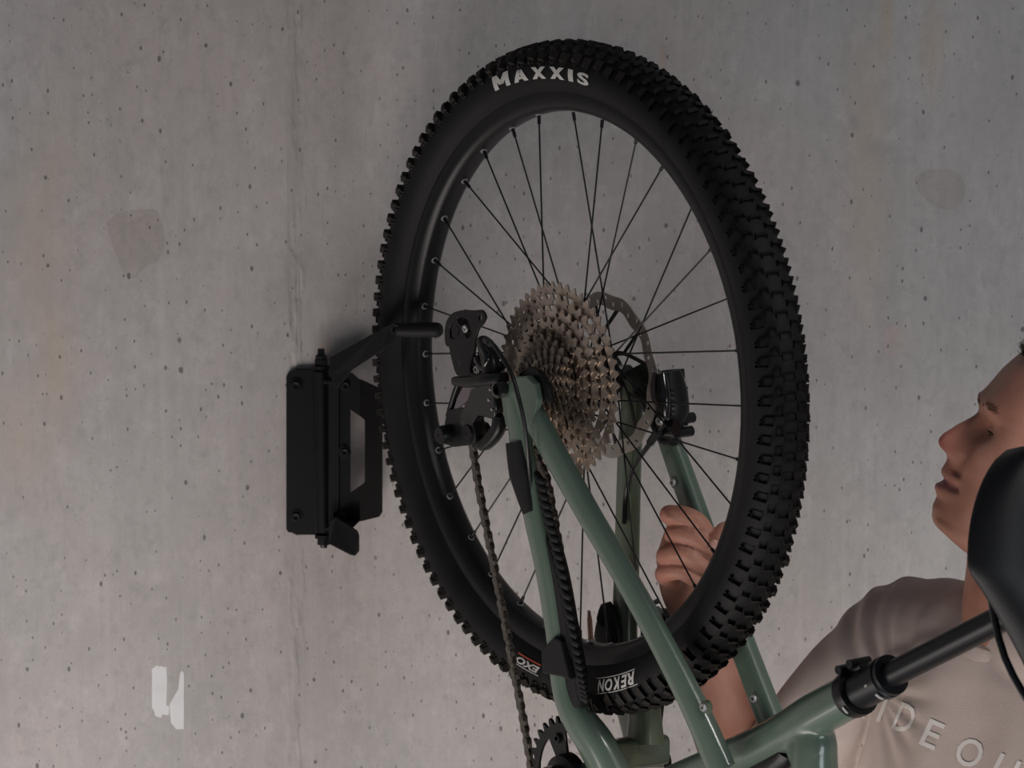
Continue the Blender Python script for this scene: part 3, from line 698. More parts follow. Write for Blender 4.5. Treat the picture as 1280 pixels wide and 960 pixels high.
# ---- saddle
U0 = L_(tl)                                   # clamp
sd_up = (UB * .96 + ZB * .28).normalized(); sd_f = NB.cross(sd_up); sd_f = sd_f if sd_f.z < 0 else -sd_f
SC = U0 + sd_up * .060
def saddle_pt(t, s, th):
    """t: 0 tail .. 1 nose, s: -1..1 across, th: 0 top 1 bottom"""
    if t < .34: w_ = .070 * max(.01, 1 - ((.34 - t) / .342) ** 1.8) ** .62
    else: w_ = .020 + .050 * max(0, 1 - (t - .34) / .38) ** 1.35
    if t > .93: w_ = .020 * math.sqrt(max(.02, 1 - ((t - .93) / .075) ** 2))
    return w_
rings_t = []; nseg = 28
for i in range(41):
    t = i / 40; w_ = saddle_pt(t, 0, 0); c = SC + sd_f * (-.150 + .300 * t) + sd_up * (.012 * (1 - t * 3) if t < .33 else 0)
    r = []
    for j in range(nseg):
        an = 2 * PI * j / nseg; x, y = math.cos(an), math.sin(an)
        drop = .020 * abs(x) ** 2.2 * (.6 + .4 * (1 - t))
        r.append(c + NB * w_ * math.copysign(abs(x) ** .8, x) + sd_up * ((.014 * y if y > 0 else .013 * y) - drop))
    rings_t.append(r)
sad = MB().rings(rings_t).build('saddle', M['saddle'], bike, ang=80)
for s in (-1, 1):
    MB().tube([SC + sd_f * -.070 + NB * s * .030 - sd_up * .012, SC + sd_f * -.050 + NB * s * .024 - sd_up * .040, SC + sd_f * .035 + NB * s * .022 - sd_up * .042, SC + sd_f * .115 + NB * s * .010 - sd_up * .012], .0036, k=5).build('saddle_rail', M['gloss'], bike)
MB().loft([U0 + pd * .032 - NB * .026, U0 + pd * .032 + NB * .026], .009, .010, sd_up, 3, 20).build('saddle_clamp', M['black'], bike)
MB().loft([SC + sd_f * -.050 - NB * .035 - sd_up * .014, SC + sd_f * -.070 - sd_up * .010, SC + sd_f * -.050 + NB * .035 - sd_up * .014], .014, .008, sd_up, 3, 16, 4).build('saddle_shell', M['saddle_shell'], bike)

# ---- chainring and cranks
CR = Q(711, 975, .050)
t = 32; R = .0127 / (2 * math.sin(PI / t)); pts = []
for i in range(t):
    wd_ = .0 if i % 2 else .06
    for fr, dr in ((0, -.0036), (.22 - wd_, -.0028), (.36 - wd_, .0022), (.45, .0046), (.55, .0046), (.64 + wd_, .0022), (.78 + wd_, -.0028)):
        an = 2 * PI * (i + fr) / t; pts.append(((R + dr) * math.cos(an), (R + dr) * math.sin(an)))
holes = []
for i in range(4):
    q = []
    for j in range(9): an = PI / 2 * (i + .10 + .62 * j / 8) + .55; q.append(((R - .0125) * math.cos(an), (R - .0125) * math.sin(an)))
    for j in range(7): an = PI / 2 * (i + .66 - .5 * j / 6) + .55; q.append((.026 * math.cos(an), .026 * math.sin(an)))
    holes.append(q)
ring = place('chainring', plate2d([pts], holes, .0018, .0003), M['black'], bike, BMAT(CR))
for i in range(4):
    an = PI / 2 * (i + .86) + .55
    MB().bolt(CR + BP(.046 * math.cos(an), .046 * math.sin(an), .002), NB, .0055, .004).build('chainring_bolt', M['post'], ring)
MB().revolve([(.010, -.004), (.030, -.004), (.028, .010), (.010, .014)], CR, NB, UB, 36).build('crank_spider', M['black'], bike)
ca = CR + NB * .018
MB().loft([ca, ca + ZB * -.08 + UB * .02 + NB * .006, ca + ZB * -.17 + UB * .04 + NB * .008], [.018, .013, .014], [.008, .007, .007], NB, 3.5, 20, 5).build('crank_arm', M['black'], bike)
MB().cyl(ca - NB * .02, ca + NB * .008, .019, seg=30).build('crank_boss', M['gloss'], bike)
MB().bolt(ca + NB * .008, NB, .010, .003).build('crank_bolt', M['silver'], bike)
MB().cyl(CR - NB * .13, CR, .0145, seg=24).build('crank_spindle', M['black'], bike)
lcb = CR - NB * .106; pe = Q(829, 767, -.090)
MB().loft([lcb, lcb * .5 + pe * .5 - NB * .004, pe], [.013, .0095, .0125], [.008, .007, .007], NB, 3.5, 20, 5, True).build('crank_arm', M['black'], bike)
MB().bolt(pe + NB * .007, NB, .0095, .003).build('pedal_spindle', M['silver'], bike)
for dz, uu, mt in ((.013, -.004, 'silver'), (.002, -.016, 'silver'), (-.020, .006, 'silver'), (-.012, -.006, 'white_print')):
    MB().loft([pe + BP(uu - .006, dz - .003, .0072), pe + BP(uu + .005, dz + .003, .0072)], .0030, .0006, NB, 3, 8).build('printed_mark', M[mt], bike)
MB().loft([pe + BP(.013, .006, 0), pe + BP(.015, -.008, 0), pe + BP(.010, -.024, 0)], [.0028] * 3, [.006] * 3, NB, 3, 12, 3).build('crank_boot', M['gloss'], bike)

# ---- chain (individual links, pitch 12.7 mm)
def link_outer():
    o_ = []
    n = 8
    for i in range(n + 1): an = -PI / 2 + PI * i / n; o_.append((.00635 + .0042 * math.cos(an), .0042 * math.sin(an)))
    o_.append((0, .0030))
    for i in range(n + 1): an = PI / 2 + PI * i / n; o_.append((-.00635 + .0042 * math.cos(an), .0042 * math.sin(an)))
    o_.append((0, -.0030)); return o_
def link_mesh(half, rollers):
    a = MB(); ol = link_outer()
    for s in (-1, 1):
        a.prism([Vector((x, y, s * half)) for x, y in ol], (0, 0, .0009 * (1 if s > 0 else -1)))
    for sx in (-1, 1):
        p = Vector((sx * .00635, 0, 0)); h = half + (.0014 if not rollers else 0)
        a.cyl(p - Vector((0, 0, h)), p + Vector((0, 0, h)), .0035 if rollers else .0018, seg=10)
    me = a.mesh('link', False); me.materials.append(M['chain']); return me
LM = [link_mesh(.0024, False), link_mesh(.0013, True)]
chain = bpy.data.objects.new('chain', None); chain.empty_display_size = .02; link(chain, bike, CR)
def run(path):
    path = [Vector(p) for p in path]; seglen = [(path[i + 1] - path[i]).length for i in range(len(path) - 1)]
    tot = sum(seglen); n = int(tot / .0127)
    def at(s):
        for i, l in enumerate(seglen):
            if s <= l or i == len(seglen) - 1: return path[i] + (path[i + 1] - path[i]) * (s / l)
            s -= l
    for i in range(n):
        p0, p1 = at(i * .0127), at((i + 1) * .0127); x = (p1 - p0).normalized(); z = (NB - x * NB.dot(x)).normalized(); y = z.cross(x)
        m = Matrix.Translation((p0 + p1) / 2) @ Matrix((x, y, z)).transposed().to_4x4()
        o = bpy.data.objects.new('link', LM[i % 2]); link(o, chain, m.to_translation()); o.rotation_euler = m.to_euler()
run(catmull(bk((578, 412, .052), (577, 440, .052), (583, 480, .052), (588, 530, .052), (597, 600, .052), (622, 730, .051), (645, 850, .050), (662, 945, .050), (667, 990, .050)), 6))
run(bk((667, 560, .046), (684, 600, .047), (700, 690, .049), (720, 800, .050), (738, 900, .050), (750, 965, .050), (753, 990, .050)))

# ---- rear derailleur
mech = bpy.data.objects.new('rear_derailleur', None); mech.empty_display_size = .02; link(mech, bike, Q(600, 480, .08))
Z4 = lambda pts: [(540 + x / 4.8, 370 + y / 4.8) for x, y in pts]
def dplate(name, outer, holes, n_, t_, mt, smooth_k=0):
    c = Q(*outer[0], n_)
    def f(pl):
        out = []
        for x, y in pl:
            d = Q(x, y, n_) - c; out.append((d.dot(UB), d.z))
        if smooth_k:
            out3 = catmull([Vector((x, y, 0)) for x, y in out + [out[0]]], smooth_k)[:-1]; out = [(p.x, p.y) for p in out3]
        return out
    return place(name, plate2d([f(outer)], [f(h) for h in holes], t_ / 2, min(.0006, t_ / 5)), mt, mech, BMAT(c))
cage_o = Z4([(85, 290), (80, 210), (96, 140), (135, 98), (200, 84), (255, 86), (305, 84), (328, 125), (312, 165), (288, 195), (268, 250), (262, 320), (240, 400), (225, 470), (180, 480), (168, 400), (150, 320), (128, 300), (100, 305)])
cage_h = [Z4([(112, 200), (122, 170), (155, 180), (170, 215), (150, 250), (118, 250)]), Z4([(160, 130), (200, 135), (225, 160), (215, 190), (185, 175), (165, 160)]), Z4([(200, 220), (232, 200), (240, 235), (215, 250)]), Z4([(288, 112), (300, 112), (302, 135), (290, 145)])]
dplate('cage_plate', cage_o, cage_h, .062, .0030, M['black'], 3)
dplate('cage_plate', Z4([(100, 280), (100, 200), (120, 150), (190, 120), (250, 150), (262, 220), (250, 300), (215, 400), (190, 480), (150, 470), (125, 400)]), [], .042, .002, M['black'], 3)
def pulley(px, py, r, n_, t_=12):
    pts = []
    for i in range(t_):
        for fr, dr in ((0, -.003), (.3, -.002), (.45, .0015), (.55, .0015), (.7, -.002)):
            an = 2 * PI * (i + fr) / t_; pts.append(((r + dr) * math.cos(an), (r + dr) * math.sin(an)))
    holes = [circ(r * .55 * math.cos(q), r * .55 * math.sin(q), r * .13, 8) for q in [i * PI / 3 for i in range(6)]]
    place('jockey_wheel', plate2d([pts], holes, .0012), M['black'], mech, BMAT(Q(px, py, n_)))
    MB().bolt(Q(px, py, n_ + .012), NB, .0045, .002).build('pulley_bolt', M['silver'], mech)
    MB().cyl(Q(px, py, n_) - NB * .008, Q(px, py, n_) + NB * .012, .0042, seg=14).build('pulley_axle', M['black'], mech)
pulley(582, 411, .0200, .052, 14)
pulley(596, 462, .0180, .052, 12)
# knuckles, parallelogram, clutch
MB().loft(bk((572, 476, .080), (590, 477, .084), (610, 474, .086), (630, 472, .084)), [.0050, .0062, .0068, .0055], [.008, .009, .009, .007], NB, 3.2, 20, 4).build('outer_link', M['black'], mech)
MB().loft(bk((602, 424, .076), (609, 440, .078), (614, 458, .080), (612, 474, .082)), [.006, .010, .011, .009], [.006, .008, .009, .008], NB, 2.6, 20, 4).build('cable_knuckle', M['black'], mech)
MB().loft(bk((604, 436, .084), (609, 446, .086), (607, 456, .086)), [.004, .005, .004], [.004] * 3, NB, 2.4, 14, 3).build('barrel_adjuster', M['gloss'], mech)
MB().loft(bk((598, 446, .074), (604, 458, .074), (618, 466, .074), (626, 456, .074), (622, 442, .074)), [.004, .006, .007, .005, .003], [.006] * 5, NB, 2.6, 14, 3).build('cable_guide', M['gloss'], mech)
dplate('link_cover', [(579, 484), (596, 484), (591, 496), (580, 505), (573, 512), (568, 511), (572, 498)], [], .0845, .0022, M['purple'])
MB().loft(bk((575, 480, .078), (569, 498, .079), (563, 520, .080)), [.0035, .0030, .0032], [.006, .006, .006], NB, 3, 14, 3).build('inner_link', M['black'], mech)
dplate('parallelogram_body', [(594, 486), (618, 480), (623, 496), (624, 520), (616, 522), (603, 519), (596, 530), (584, 536), (580, 520), (588, 504)], [], .080, .012, M['gloss'], 2)
dplate('clutch_bridge', [(566, 512), (590, 508), (597, 520), (601, 550), (590, 556), (562, 554)], [], .078, .016, M['black'], 2)
for q in ((613, 487), (611, 500), (615, 512)): MB().bolt(Q(*q, .0865), NB, .0016, .0012, False).build('limit_screw', M['silver'], mech)
cc = Q(565, 542, .082)
MB().revolve([(.001, .018), (.0085, .018), (.0098, .0155), (.0105, .010), (.0105, -.016), (.001, -.016)], cc, NB, UB, 30).build('clutch_housing', M['black'], mech)
MB().revolve([(.001, .010), (.0095, .010), (.0108, .007), (.0108, -.016), (.001, -.016)], Q(592, 541, .078), NB, UB, 30).build('pivot_housing', M['black'], mech)
MB().loft(bk((624, 520, .078), (623, 535, .078), (614, 548, .078), (604, 556, .078), (598, 548, .078)), [.0075, .0078, .0078, .0065, .006], [.007] * 5, NB, 3, 18, 4).build('lower_knuckle', M['black'], mech)
MB().revolve([(.0055, 0), (.0088, -.001), (.0100, .004), (.0095, .0085), (.0060, .0095), (.0052, .006)], Q(629, 486, .084), NB, UB, 30).build('mounting_bolt', M['gloss'], mech)
MB().bolt(Q(629, 486, .086), NB, .0055, .004).build('mounting_bolt', M['post'], mech)
cb = MB().tube(bk((606, 424, .088), (616, 430, .094), (630, 450, .098), (641, 472, .099), (649, 500, .098), (655, 528, .094), (659, 556, .089), (662, 590, .082), (668, 640, .076)), .0024, 10, 6).build('shift_cable', M['cable'], bike)
MB().cyl(Q(607, 425, .088), Q(613, 429, .092), .0042, seg=12).build('cable_ferrule', M['black'], mech)

# ---- brake caliper
cal = bpy.data.objects.new('brake_caliper', None); cal.empty_display_size = .02; link(cal, bike, Q(830, 500, -.045))
def cl(name, pts, a_, b_, mt='black', pw=3, k=3): return MB().loft(bk(*pts), a_, b_, NB, pw, 20, k).build(name, M[mt], cal, ang=50)
cl('caliper_body', [(836, 464, -.050), (840, 490, -.052), (842, 515, -.054), (838, 532, -.054)], [.011, .012, .012, .010], [.012, .017, .017, .013])
cl('caliper_body', [(826, 468, -.028), (828, 495, -.026), (829, 520, -.028)], [.007, .010, .008], [.004, .006, .004], 'gloss')
cl('cooling_plate', [(822, 466, -.030), (819, 485, -.030), (820, 500, -.030), (826, 512, -.030)], [.006, .008, .006, .003], [.0015] * 4, 'purple', 4)
MB().loft(bk((841, 462, -.060), (842, 474, -.060)), [.0095, .0095], [.011, .011], NB, 4, 20).build('caliper_cap', M['guard'], cal)
for i in range(8):
    py = 484 + i * 6.6
    MB().loft(bk((838, py, -.062), (855, py + 1, -.062)), [.0012] * 2, [.010, .006], NB, 4, 8).build('cooling_fin', M['black'], cal, smooth=False)
    if i < 6: MB().loft(bk((833, py + 4, -.040), (841, py + 4, -.040)), [.0016] * 2, [.003] * 2, NB, 4, 8).build('cooling_fin', M['black'], cal, smooth=False)
for (px, py) in ((848, 524), (846, 541)):
    MB().bolt(Q(px, py, -.058), NB, .0062, .005).build('caliper_bolt', M['post'], cal)
    MB().cyl(Q(px, py, -.058) - NB * .02, Q(px, py, -.058), .0058, seg=14).build('bolt_boss', M['black'], cal)
MB().bolt(Q(826, 526, -.030), NB, .005, .004).build('caliper_bolt', M['silver'], cal)
cl('mount_adapter', [(800, 488, -.056), (812, 505, -.056), (822, 528, -.056), (830, 545, -.056), (842, 548, -.056)], [.007, .008, .009, .009, .008], [.007] * 5)
cl('mount_adapter', [(826, 530, -.045), (836, 535, -.045), (846, 536, -.045)], [.010, .011, .009], [.006] * 3, 'gloss')
MB().tube(bk((830, 530, -.035), (822, 540, -.036), (812, 555, -.040), (798, 575, -.048), (788, 596, -.056), (782, 622, -.060), (780, 655, -.056)), [.0034, .0034, .0030, .0028, .0028, .0028, .0026], 10, 6).build('brake_hose', M['cable'], bike)
MB().cyl(Q(823, 538, -.034), Q(813, 553, -.039), .0046, seg=12).build('hose_fitting', M['black'], cal)

def remesh(o, vox, smooth=3, fac=.5):
    r = o.modifiers.new('r', 'REMESH'); r.mode = 'VOXEL'; r.voxel_size = vox; r.use_smooth_shade = True
    if smooth:
        s = o.modifiers.new('s', 'SMOOTH'); s.iterations = smooth; s.factor = fac
    dg = bpy.context.evaluated_depsgraph_get(); dg.update()
    me = bpy.data.meshes.new_from_object(o.evaluated_get(dg)); o.modifiers.clear(); mm = o.data.materials[0]; old = o.data; o.data = me
    me.materials.clear(); me.materials.append(mm); me.polygons.foreach_set('use_smooth', [True] * len(me.polygons)); me.polygons.foreach_set('material_index', [0] * len(me.polygons))
    bpy.data.meshes.remove(old)
remesh(FT_REMESH, .0022, 14, .5)

# ================================================================= THE MAN
FY = -.20                                     # mid plane of his head
SR, SL = P(1128, 807, -.07), P(1412, 800, -.33)
NK = P(1266, 772, -.20)
CN = Vector((-.71, -.70, 0)).normalized(); SN = Vector((.70, -.71, 0)).normalized()
man = empty('person', Vector((NK.x + .05, NK.y + .02, FZ)), 'man in a beige printed t-shirt gripping the frame behind the wheel', 'person')
# --- head
HT = math.radians(20); hup = Vector((math.sin(HT), 0, math.cos(HT))); hfr = Vector((-math.cos(HT), 0, math.sin(HT))); hside = Vector((0, 1, 0))
HO = P(1272, 560, FY)                         # centre of skull
prof = [(1165.5, 647), (1166, 633), (1172, 621), (1168.5, 611), (1169, 606), (1183, 601), (1177, 593.5), (1176.4, 589), (1179, 583), (1184.3, 574.5), (1185, 568), (1179, 563), (1173.5, 557), (1172, 550), (1178, 542), (1198, 529), (1215, 520.5), (1223, 515), (1224, 508), (1230, 496), (1242, 481), (1256.6, 463.7), (1275.6, 447), (1300, 431), (1335, 423)]
pf = []
for x, y in prof:
    d = P(x, y, FY) - HO; pf.append((d.dot(hup), d.dot(hfr)))
chin_under = []
for x, y in ((1168, 656), (1178, 665), (1192, 677), (1210, 689)):
    d = P(x, y, FY) - HO; chin_under.append((d.dot(hup), d.dot(hfr)))
table = sorted(chin_under + pf)
def front(h):
    if h <= table[0][0]: return table[0][1] - (table[0][0] - h) * 3
    for (h0, f0), (h1, f1) in zip(table, table[1:]):
        if h <= h1: return f0 + (f1 - f0) * (h - h0) / max(1e-6, h1 - h0)
    return table[-1][1]
hN = {k: (P(x, y, FY) - HO).dot(hup) for k, (x, y) in dict(chin=(1166, 645), mouth=(1182, 601), base=(1184, 571), tip=(1172, 550), nas=(1222, 516), brow=(1225, 506), eye=(1238, 540)).items()}
top = .118; bot = table[0][0]
def smooth_front(h):                          # profile without nose and lips = face plane
    a_ = (hN['chin'], front(hN['chin']) - .004); b_ = (hN['base'], front(hN['base']) - .010); c_ = (hN['nas'], front(hN['nas']) - .006)
    if h < a_[0]: return front(h)
    if h < b_[0]: t = (h - a_[0]) / (b_[0] - a_[0]); return a_[1] + (b_[1] - a_[1]) * t
    if h < c_[0]: t = (h - b_[0]) / (c_[0] - b_[0]); return b_[1] + (c_[1] - b_[1]) * t
    t = min(1, (h - c_[0]) / .02); return c_[1] + (front(h) - c_[1]) * t if t < 1 else front(h)
rings_h = []; nh = 110; ns = 96
hmax = pf[-1][0]
for i in range(nh + 1):
    h = bot + (top - bot) * i / nh
    if h < hmax: ff = front(h); sf = min(smooth_front(h), ff)
    else: ff = sf = pf[-1][1] * math.sqrt(max(.0, 1 - ((h - hmax) / (top - hmax)) ** 2)) if h < top else 0
    k = (h - bot) / (top - bot)
    wid = .078 * math.sqrt(max(.0004, 1 - ((h - .035) / (top + .002 - .035)) ** 2)) if h > .035 else .078 - .018 * min(1, (.035 - h) / .13) ** 1.3
    back = -.100 * math.sqrt(max(.0004, 1 - ((h - .03) / (top + .002 - .03)) ** 2)) if h > .03 else -.100 + .055 * min(1, (.03 - h) / .13)
    r = []
    for j in range(ns):
        an = 2 * PI * j / ns; c, s = math.cos(an), math.sin(an)
        pw = .80 if c > 0 else 1
        x = (sf * abs(c) ** pw if c > 0 else -(-back) * abs(c)); y = wid * math.copysign(abs(s) ** .92, s)
        if c > 0:
            ex = ff - sf
            if h < hN['mouth'] + .012: wv = .024
            elif h < hN['base'] + .002: wv = .014
            else: wv = .0135 - .0045 * min(1, max(0, (h - hN['tip']) / .03))
            x += ex * math.exp(-(abs(y) / wv) ** 2.6)
            if abs(h - hN['base'] - .006) < .020:      # nostril wing
                x += .009 * math.exp(-((abs(y) - .0135) / .0055) ** 2) * math.exp(-((h - hN['base'] - .006) / .0075) ** 2)
            e = math.exp(-((abs(y) - .032) / .017) ** 2) * math.exp(-((h - hN['eye'] - .002) / .012) ** 2); x -= .0075 * e
            x -= .004 * math.exp(-((abs(y) - .017) / .006) ** 2) * math.exp(-((h - hN['eye'] - .004) / .012) ** 2)
            x += .005 * math.exp(-((abs(y) - .028) / .018) ** 2) * math.exp(-((h - hN['brow'] - .002) / .009) ** 2)
            x += .005 * math.exp(-((abs(y) - .045) / .016) ** 2) * math.exp(-((h - hN['base'] - .010) / .018) ** 2)
            x -= .0045 * math.exp(-((abs(y) - .026) / .003) ** 2) * math.exp(-((h - hN['mouth']) / .004) ** 2)
            x -= .0025 * math.exp(-((abs(y) - .023 - max(0, hN['base'] - h) * .35) / .004) ** 2) * (1 if hN['mouth'] - .004 < h < hN['base'] + .008 else 0)
        r.append(HO + hup * h + hfr * x + hside * y)
    rings_h.append(r)
body = MB(); body.rings(rings_h)
# eyeballs' lids: two rolls of skin above and below each eye
EC = {}
for s in (-1, 1):
    ec = HO + hup * (hN['eye'] + .001) + hfr * (smooth_front(hN['eye']) - .0222) + hside * .031 * s; EC[s] = ec
    for (dz0, dzm, rr_) in ((.0, .0050, .0030), (.0, -.0052, .0024)):
        pts = []
        for q in range(9):
            t = -1 + 2 * q / 8; pts.append(ec + hside * s * .0145 * t + hup * (dz0 + dzm * (1 - t * t)) + hfr * (.0128 - .0075 * abs(t) ** 2 - (.003 if t > 0 else 0) * t))
        body.loft(pts, [.0012] + [rr_] * 7 + [.0012], axis=hup, seg=8)
# neck, shoulders and chest under the shirt
hb = HO + hup * -.045 + hfr * -.025
body.loft([hb + Vector((0, 0, .03)), hb * .5 + NK * .5 + Vector((.008, 0, .0)), NK + Vector((.01, 0, .0)), NK + Vector((.02, .01, -.06))], [.054, .058, .064, .085], [.060, .060, .062, .080], (1, 0, 0), 2, 32, 5)
tz = [(-.00, .060, .055), (-.03, .12, .070), (-.06, .165, .085), (-.12, .180, .100), (-.22, .175, .110), (-.34, .165, .105), (-.46, .160, .100), (-.56, .165, .105)]
MIDS = (SR + SL) / 2
TC = Vector((NK.x + .012, NK.y + .01, NK.z))
def torso(tz, g=0): 
    rr = []
    for dz, a_, b_ in tz:
        c = TC + Vector((0, 0, dz)) - CN * (.02 * min(1, -dz / .1))
        rr.append([c + SN * (a_ + g) * math.copysign(abs(math.cos(q)) ** .85, math.cos(q)) + CN * (b_ + g) * math.copysign(abs(math.sin(q)) ** .9, math.sin(q)) for q in [2 * PI * j / 48 for j in range(48)]])
    return rr
body.rings(torso(tz))
# right arm
STY = Q(878, 690, -.066)                       # the stay the hand closes on
ys = STY.y
WR = P(867, 765, ys + .036); EL = P(942, 1012, ys + .0)
body.loft([SR, SR * .5 + EL * .5, EL], [.052, .046, .040], seg=24, k=4, round_ends=True)
body.loft([EL, P(920, 940, ys + .030), P(899, 880, ys + .040), P(881, 815, ys + .040), WR], [.040, .0405, .0380, .031, .0255], [.038, .038, .034, .026, .020], (0, 1, 0), 2, 24, 5, True)
# palm
body.loft([WR, P(862, 735, ys + .034), P(862, 700, ys + .034), P(866, 668, ys + .030), P(872, 655, ys + .026)], [.025, .032, .036, .030, .020], [.018, .016, .015, .014, .011], (0, 1, 0), 2.4, 24, 5, True)
def finger(pts, r, seg=14): body.loft([P(*p) for p in pts], [q * .94 for q in r], seg=seg, k=4, round_ends=True, axis=(0, .2, 1))
nr_ = .0100
# MCP (behind) -> PIP (left edge) -> DIP -> tip, curling round in front of the stay
finger([(862, 660, ys + .030), (842, 646, ys + .014), (837, 643, ys - .008), (856, 644, ys - .026), (874, 652, ys - .030), (886, 668, ys - .024)], [.0115, .0112, .0110, .0102, .0095, .0082])
finger([(856, 684, ys + .032), (845, 672, ys + .014), (844, 667, ys - .012), (862, 669, ys - .030), (880, 679, ys - .032), (891, 690, ys - .026)], [.0120, .0120, .0116, .0106, .0098, .0086])
finger([(850, 706, ys + .034), (836, 698, ys + .016), (834, 694, ys - .010), (854, 692, ys - .029), (873, 702, ys - .032), (884, 712, ys - .026)], [.0120, .0120, .0118, .0106, .0098, .0084])
finger([(848, 730, ys + .032), (834, 721, ys + .016), (832, 716, ys - .008), (850, 714, ys - .025), (866, 723, ys - .027), (876, 732, ys - .022)], [.0115, .0118, .0112, .0100, .0090, .0076])
# thumb from the side of the palm, closing over from the right
finger([(884, 735, ys + .034), (906, 700, ys + .022), (912, 676, ys + .004), (908, 664, ys - .016), (900, 672, ys - .032), (894, 684, ys - .036)], [.0160, .0150, .0125, .0118, .0108, .0090])
# left arm hanging out of the picture, with its hand
ELl = SL + Vector((.05, -.02, -.30)); WRl = ELl + Vector((-.10, -.10, -.24))
body.loft([SL, SL * .5 + ELl * .5, ELl], [.052, .046, .040], seg=20, k=3, round_ends=True)
body.loft([ELl, ELl * .6 + WRl * .4, WRl], [.040, .037, .026], seg=20, k=3, round_ends=True)
pd_ = (WRl - ELl).normalized(); ps = pd_.cross(Vector((1, 0, 0))).normalized()
body.loft([WRl, WRl + pd_ * .05, WRl + pd_ * .09], [.024, .038, .036], [.016, .015, .012], pd_.cross(ps), 2.4, 20, 3, True)
for q in range(4):
    b0_ = WRl + pd_ * .088 + ps * (.028 - .0187 * q); ln = (.068, .078, .072, .056)[q]
    body.loft([b0_, b0_ + pd_ * ln * .5, b0_ + pd_ * ln * .95 + pd_.cross(ps) * .02], [.0095, .0085, .0072], seg=12, k=3, round_ends=True)
body.loft([WRl + pd_ * .02 + ps * .02, WRl + pd_ * .05 + ps * .052, WRl + pd_ * .085 + ps * .060], [.014, .011, .008], seg=12, k=3, round_ends=True)
# pelvis (under trousers)
bo = body.build('body', M['skin'], man, origin=man.location)
def remesh(o, vox, smooth=3, fac=.5):
    r = o.modifiers.new('r', 'REMESH'); r.mode = 'VOXEL'; r.voxel_size = vox; r.use_smooth_shade = True
    if smooth:
        s = o.modifiers.new('s', 'SMOOTH'); s.iterations = smooth; s.factor = fac
    dg = bpy.context.evaluated_depsgraph_get(); dg.update()
    me = bpy.data.meshes.new_from_object(o.evaluated_get(dg)); o.modifiers.clear(); mm = o.data.materials[0]; old = o.data; o.data = me
    me.materials.clear(); me.materials.append(mm); me.polygons.foreach_set('use_smooth', [True] * len(me.polygons)); me.polygons.foreach_set('material_index', [0] * len(me.polygons))
    bpy.data.meshes.remove(old)
remesh(bo, .0018, 1, .4)
# natural skin tints: lips, redder nose and knuckles
me = bo.data; ca_ = me.color_attributes.new('tint', 'FLOAT_COLOR', 'POINT')
off = WLOC[bo.name]; buf = []
LIP = HO + hup * hN['mouth'] + hfr * (front(hN['mouth'] - .006))
NOS = HO + hup * hN['tip'] + hfr * front(hN['tip'])
KC = [P(*p) for p in ((837, 643, ys - .008), (844, 667, ys - .012), (834, 694, ys - .01), (832, 716, ys - .008))]
SHADOWB = [HO + hup * (hN['brow'] - .001) + hfr * (front(hN['brow']) - .012) + hside * .028 * s for s in (-1, 1)]
for v in me.vertices:
    p = v.co + off; r = g = b = 1.
    if p.z > -.35 and p.x > .33:
        d = p - LIP; dh, dsd = d.dot(hup), d.dot(hside)
        l = math.exp(-((dh + .0005) / .0068) ** 4) * math.exp(-(dsd / .026) ** 6) * (1 if d.dot(hfr) > -.026 else 0)
        r *= 1 - .22 * l; g *= 1 - .42 * l; b *= 1 - .30 * l
        n_ = math.exp(-((p - NOS).length / .024) ** 2); g *= 1 - .22 * n_; b *= 1 - .12 * n_
    elif p.x < .25:
        for k in KC:
            n_ = math.exp(-((p - k).length / .012) ** 2); g *= 1 - .2 * n_; b *= 1 - .15 * n_
    buf += [r, g, b, 1]
ca_.data.foreach_set('color', buf)
# thumb nail
tn = P(893, 683, ys - .046)
MB().ball(tn + Vector((0, .003, 0)), .0060, (.85, .45, 1.15), 16).build('fingernail', mat('nail', (.62, .34, .28), .3), man)
# eyes, brows, hair, ear
HB = BVHTree.FromPolygons([v.co + off for v in bo.data.vertices], [p.vertices for p in bo.data.polygons])
for s in (-1, 1):
    lash = [EC[s] + hside * s * .0135 * t + hup * (.0026 * (1 - t * t) - .0004) + hfr * (.0150 - .0078 * abs(t) ** 2) for t in [-1 + q / 5 for q in range(11)]]
    MB().loft(lash, [.0003] + [.0009] * 9 + [.0004], seg=6).build('eyelash', M['hair'], man)
    e = MB().ball(EC[s], .0118, seg=24).build('eyeball', M['eye'], man)
    MB().ball(EC[s] + hfr * .0072, .0062, (1, .9, .9), 16).build('iris', M['iris'], e)
    a = MB(); rnd = random.Random(3)
    for q in range(110):
        t = rnd.random(); o_ = HO + hup * (hN['brow'] - .001 + .005 * math.sin(t * 2.6) + rnd.uniform(-.0035, .0035)) + hside * s * (.010 + .036 * t) + hfr * .2
        hit, nr, _, _ = HB.ray_cast(o_, -hfr)
        if hit: a.loft([hit - nr * .0004, hit + hside * s * .005 + hup * .002 - hfr * .0012 * t * 3 + nr * .0010], [.0005, .0002], seg=4)
    a.build('eyebrow', M['brow'], man, smooth=False)
    ce = HO + hfr * -.005 + hup * -.012 + hside * s * .078
    ea = MB(); ring_ = []
    for q in range(17):
        t = q / 16 * PI * 1.6 - .6; ring_.append(ce + hup * .030 * math.cos(t) - hfr * .017 * math.sin(t) + hside * s * .010 * abs(math.sin(t / 1.2)))
    ea.loft(ring_, .0042, seg=10); ea.ball(ce + hside * s * .001, .02, (.8, .22, 1.2)); eo = ea.build('ear', M['skin'], man); ta = eo.data.color_attributes.new('tint', 'FLOAT_COLOR', 'POINT'); ta.data.foreach_set('color', [1.0] * (4 * len(eo.data.vertices)))
hm = MB(); hr = []
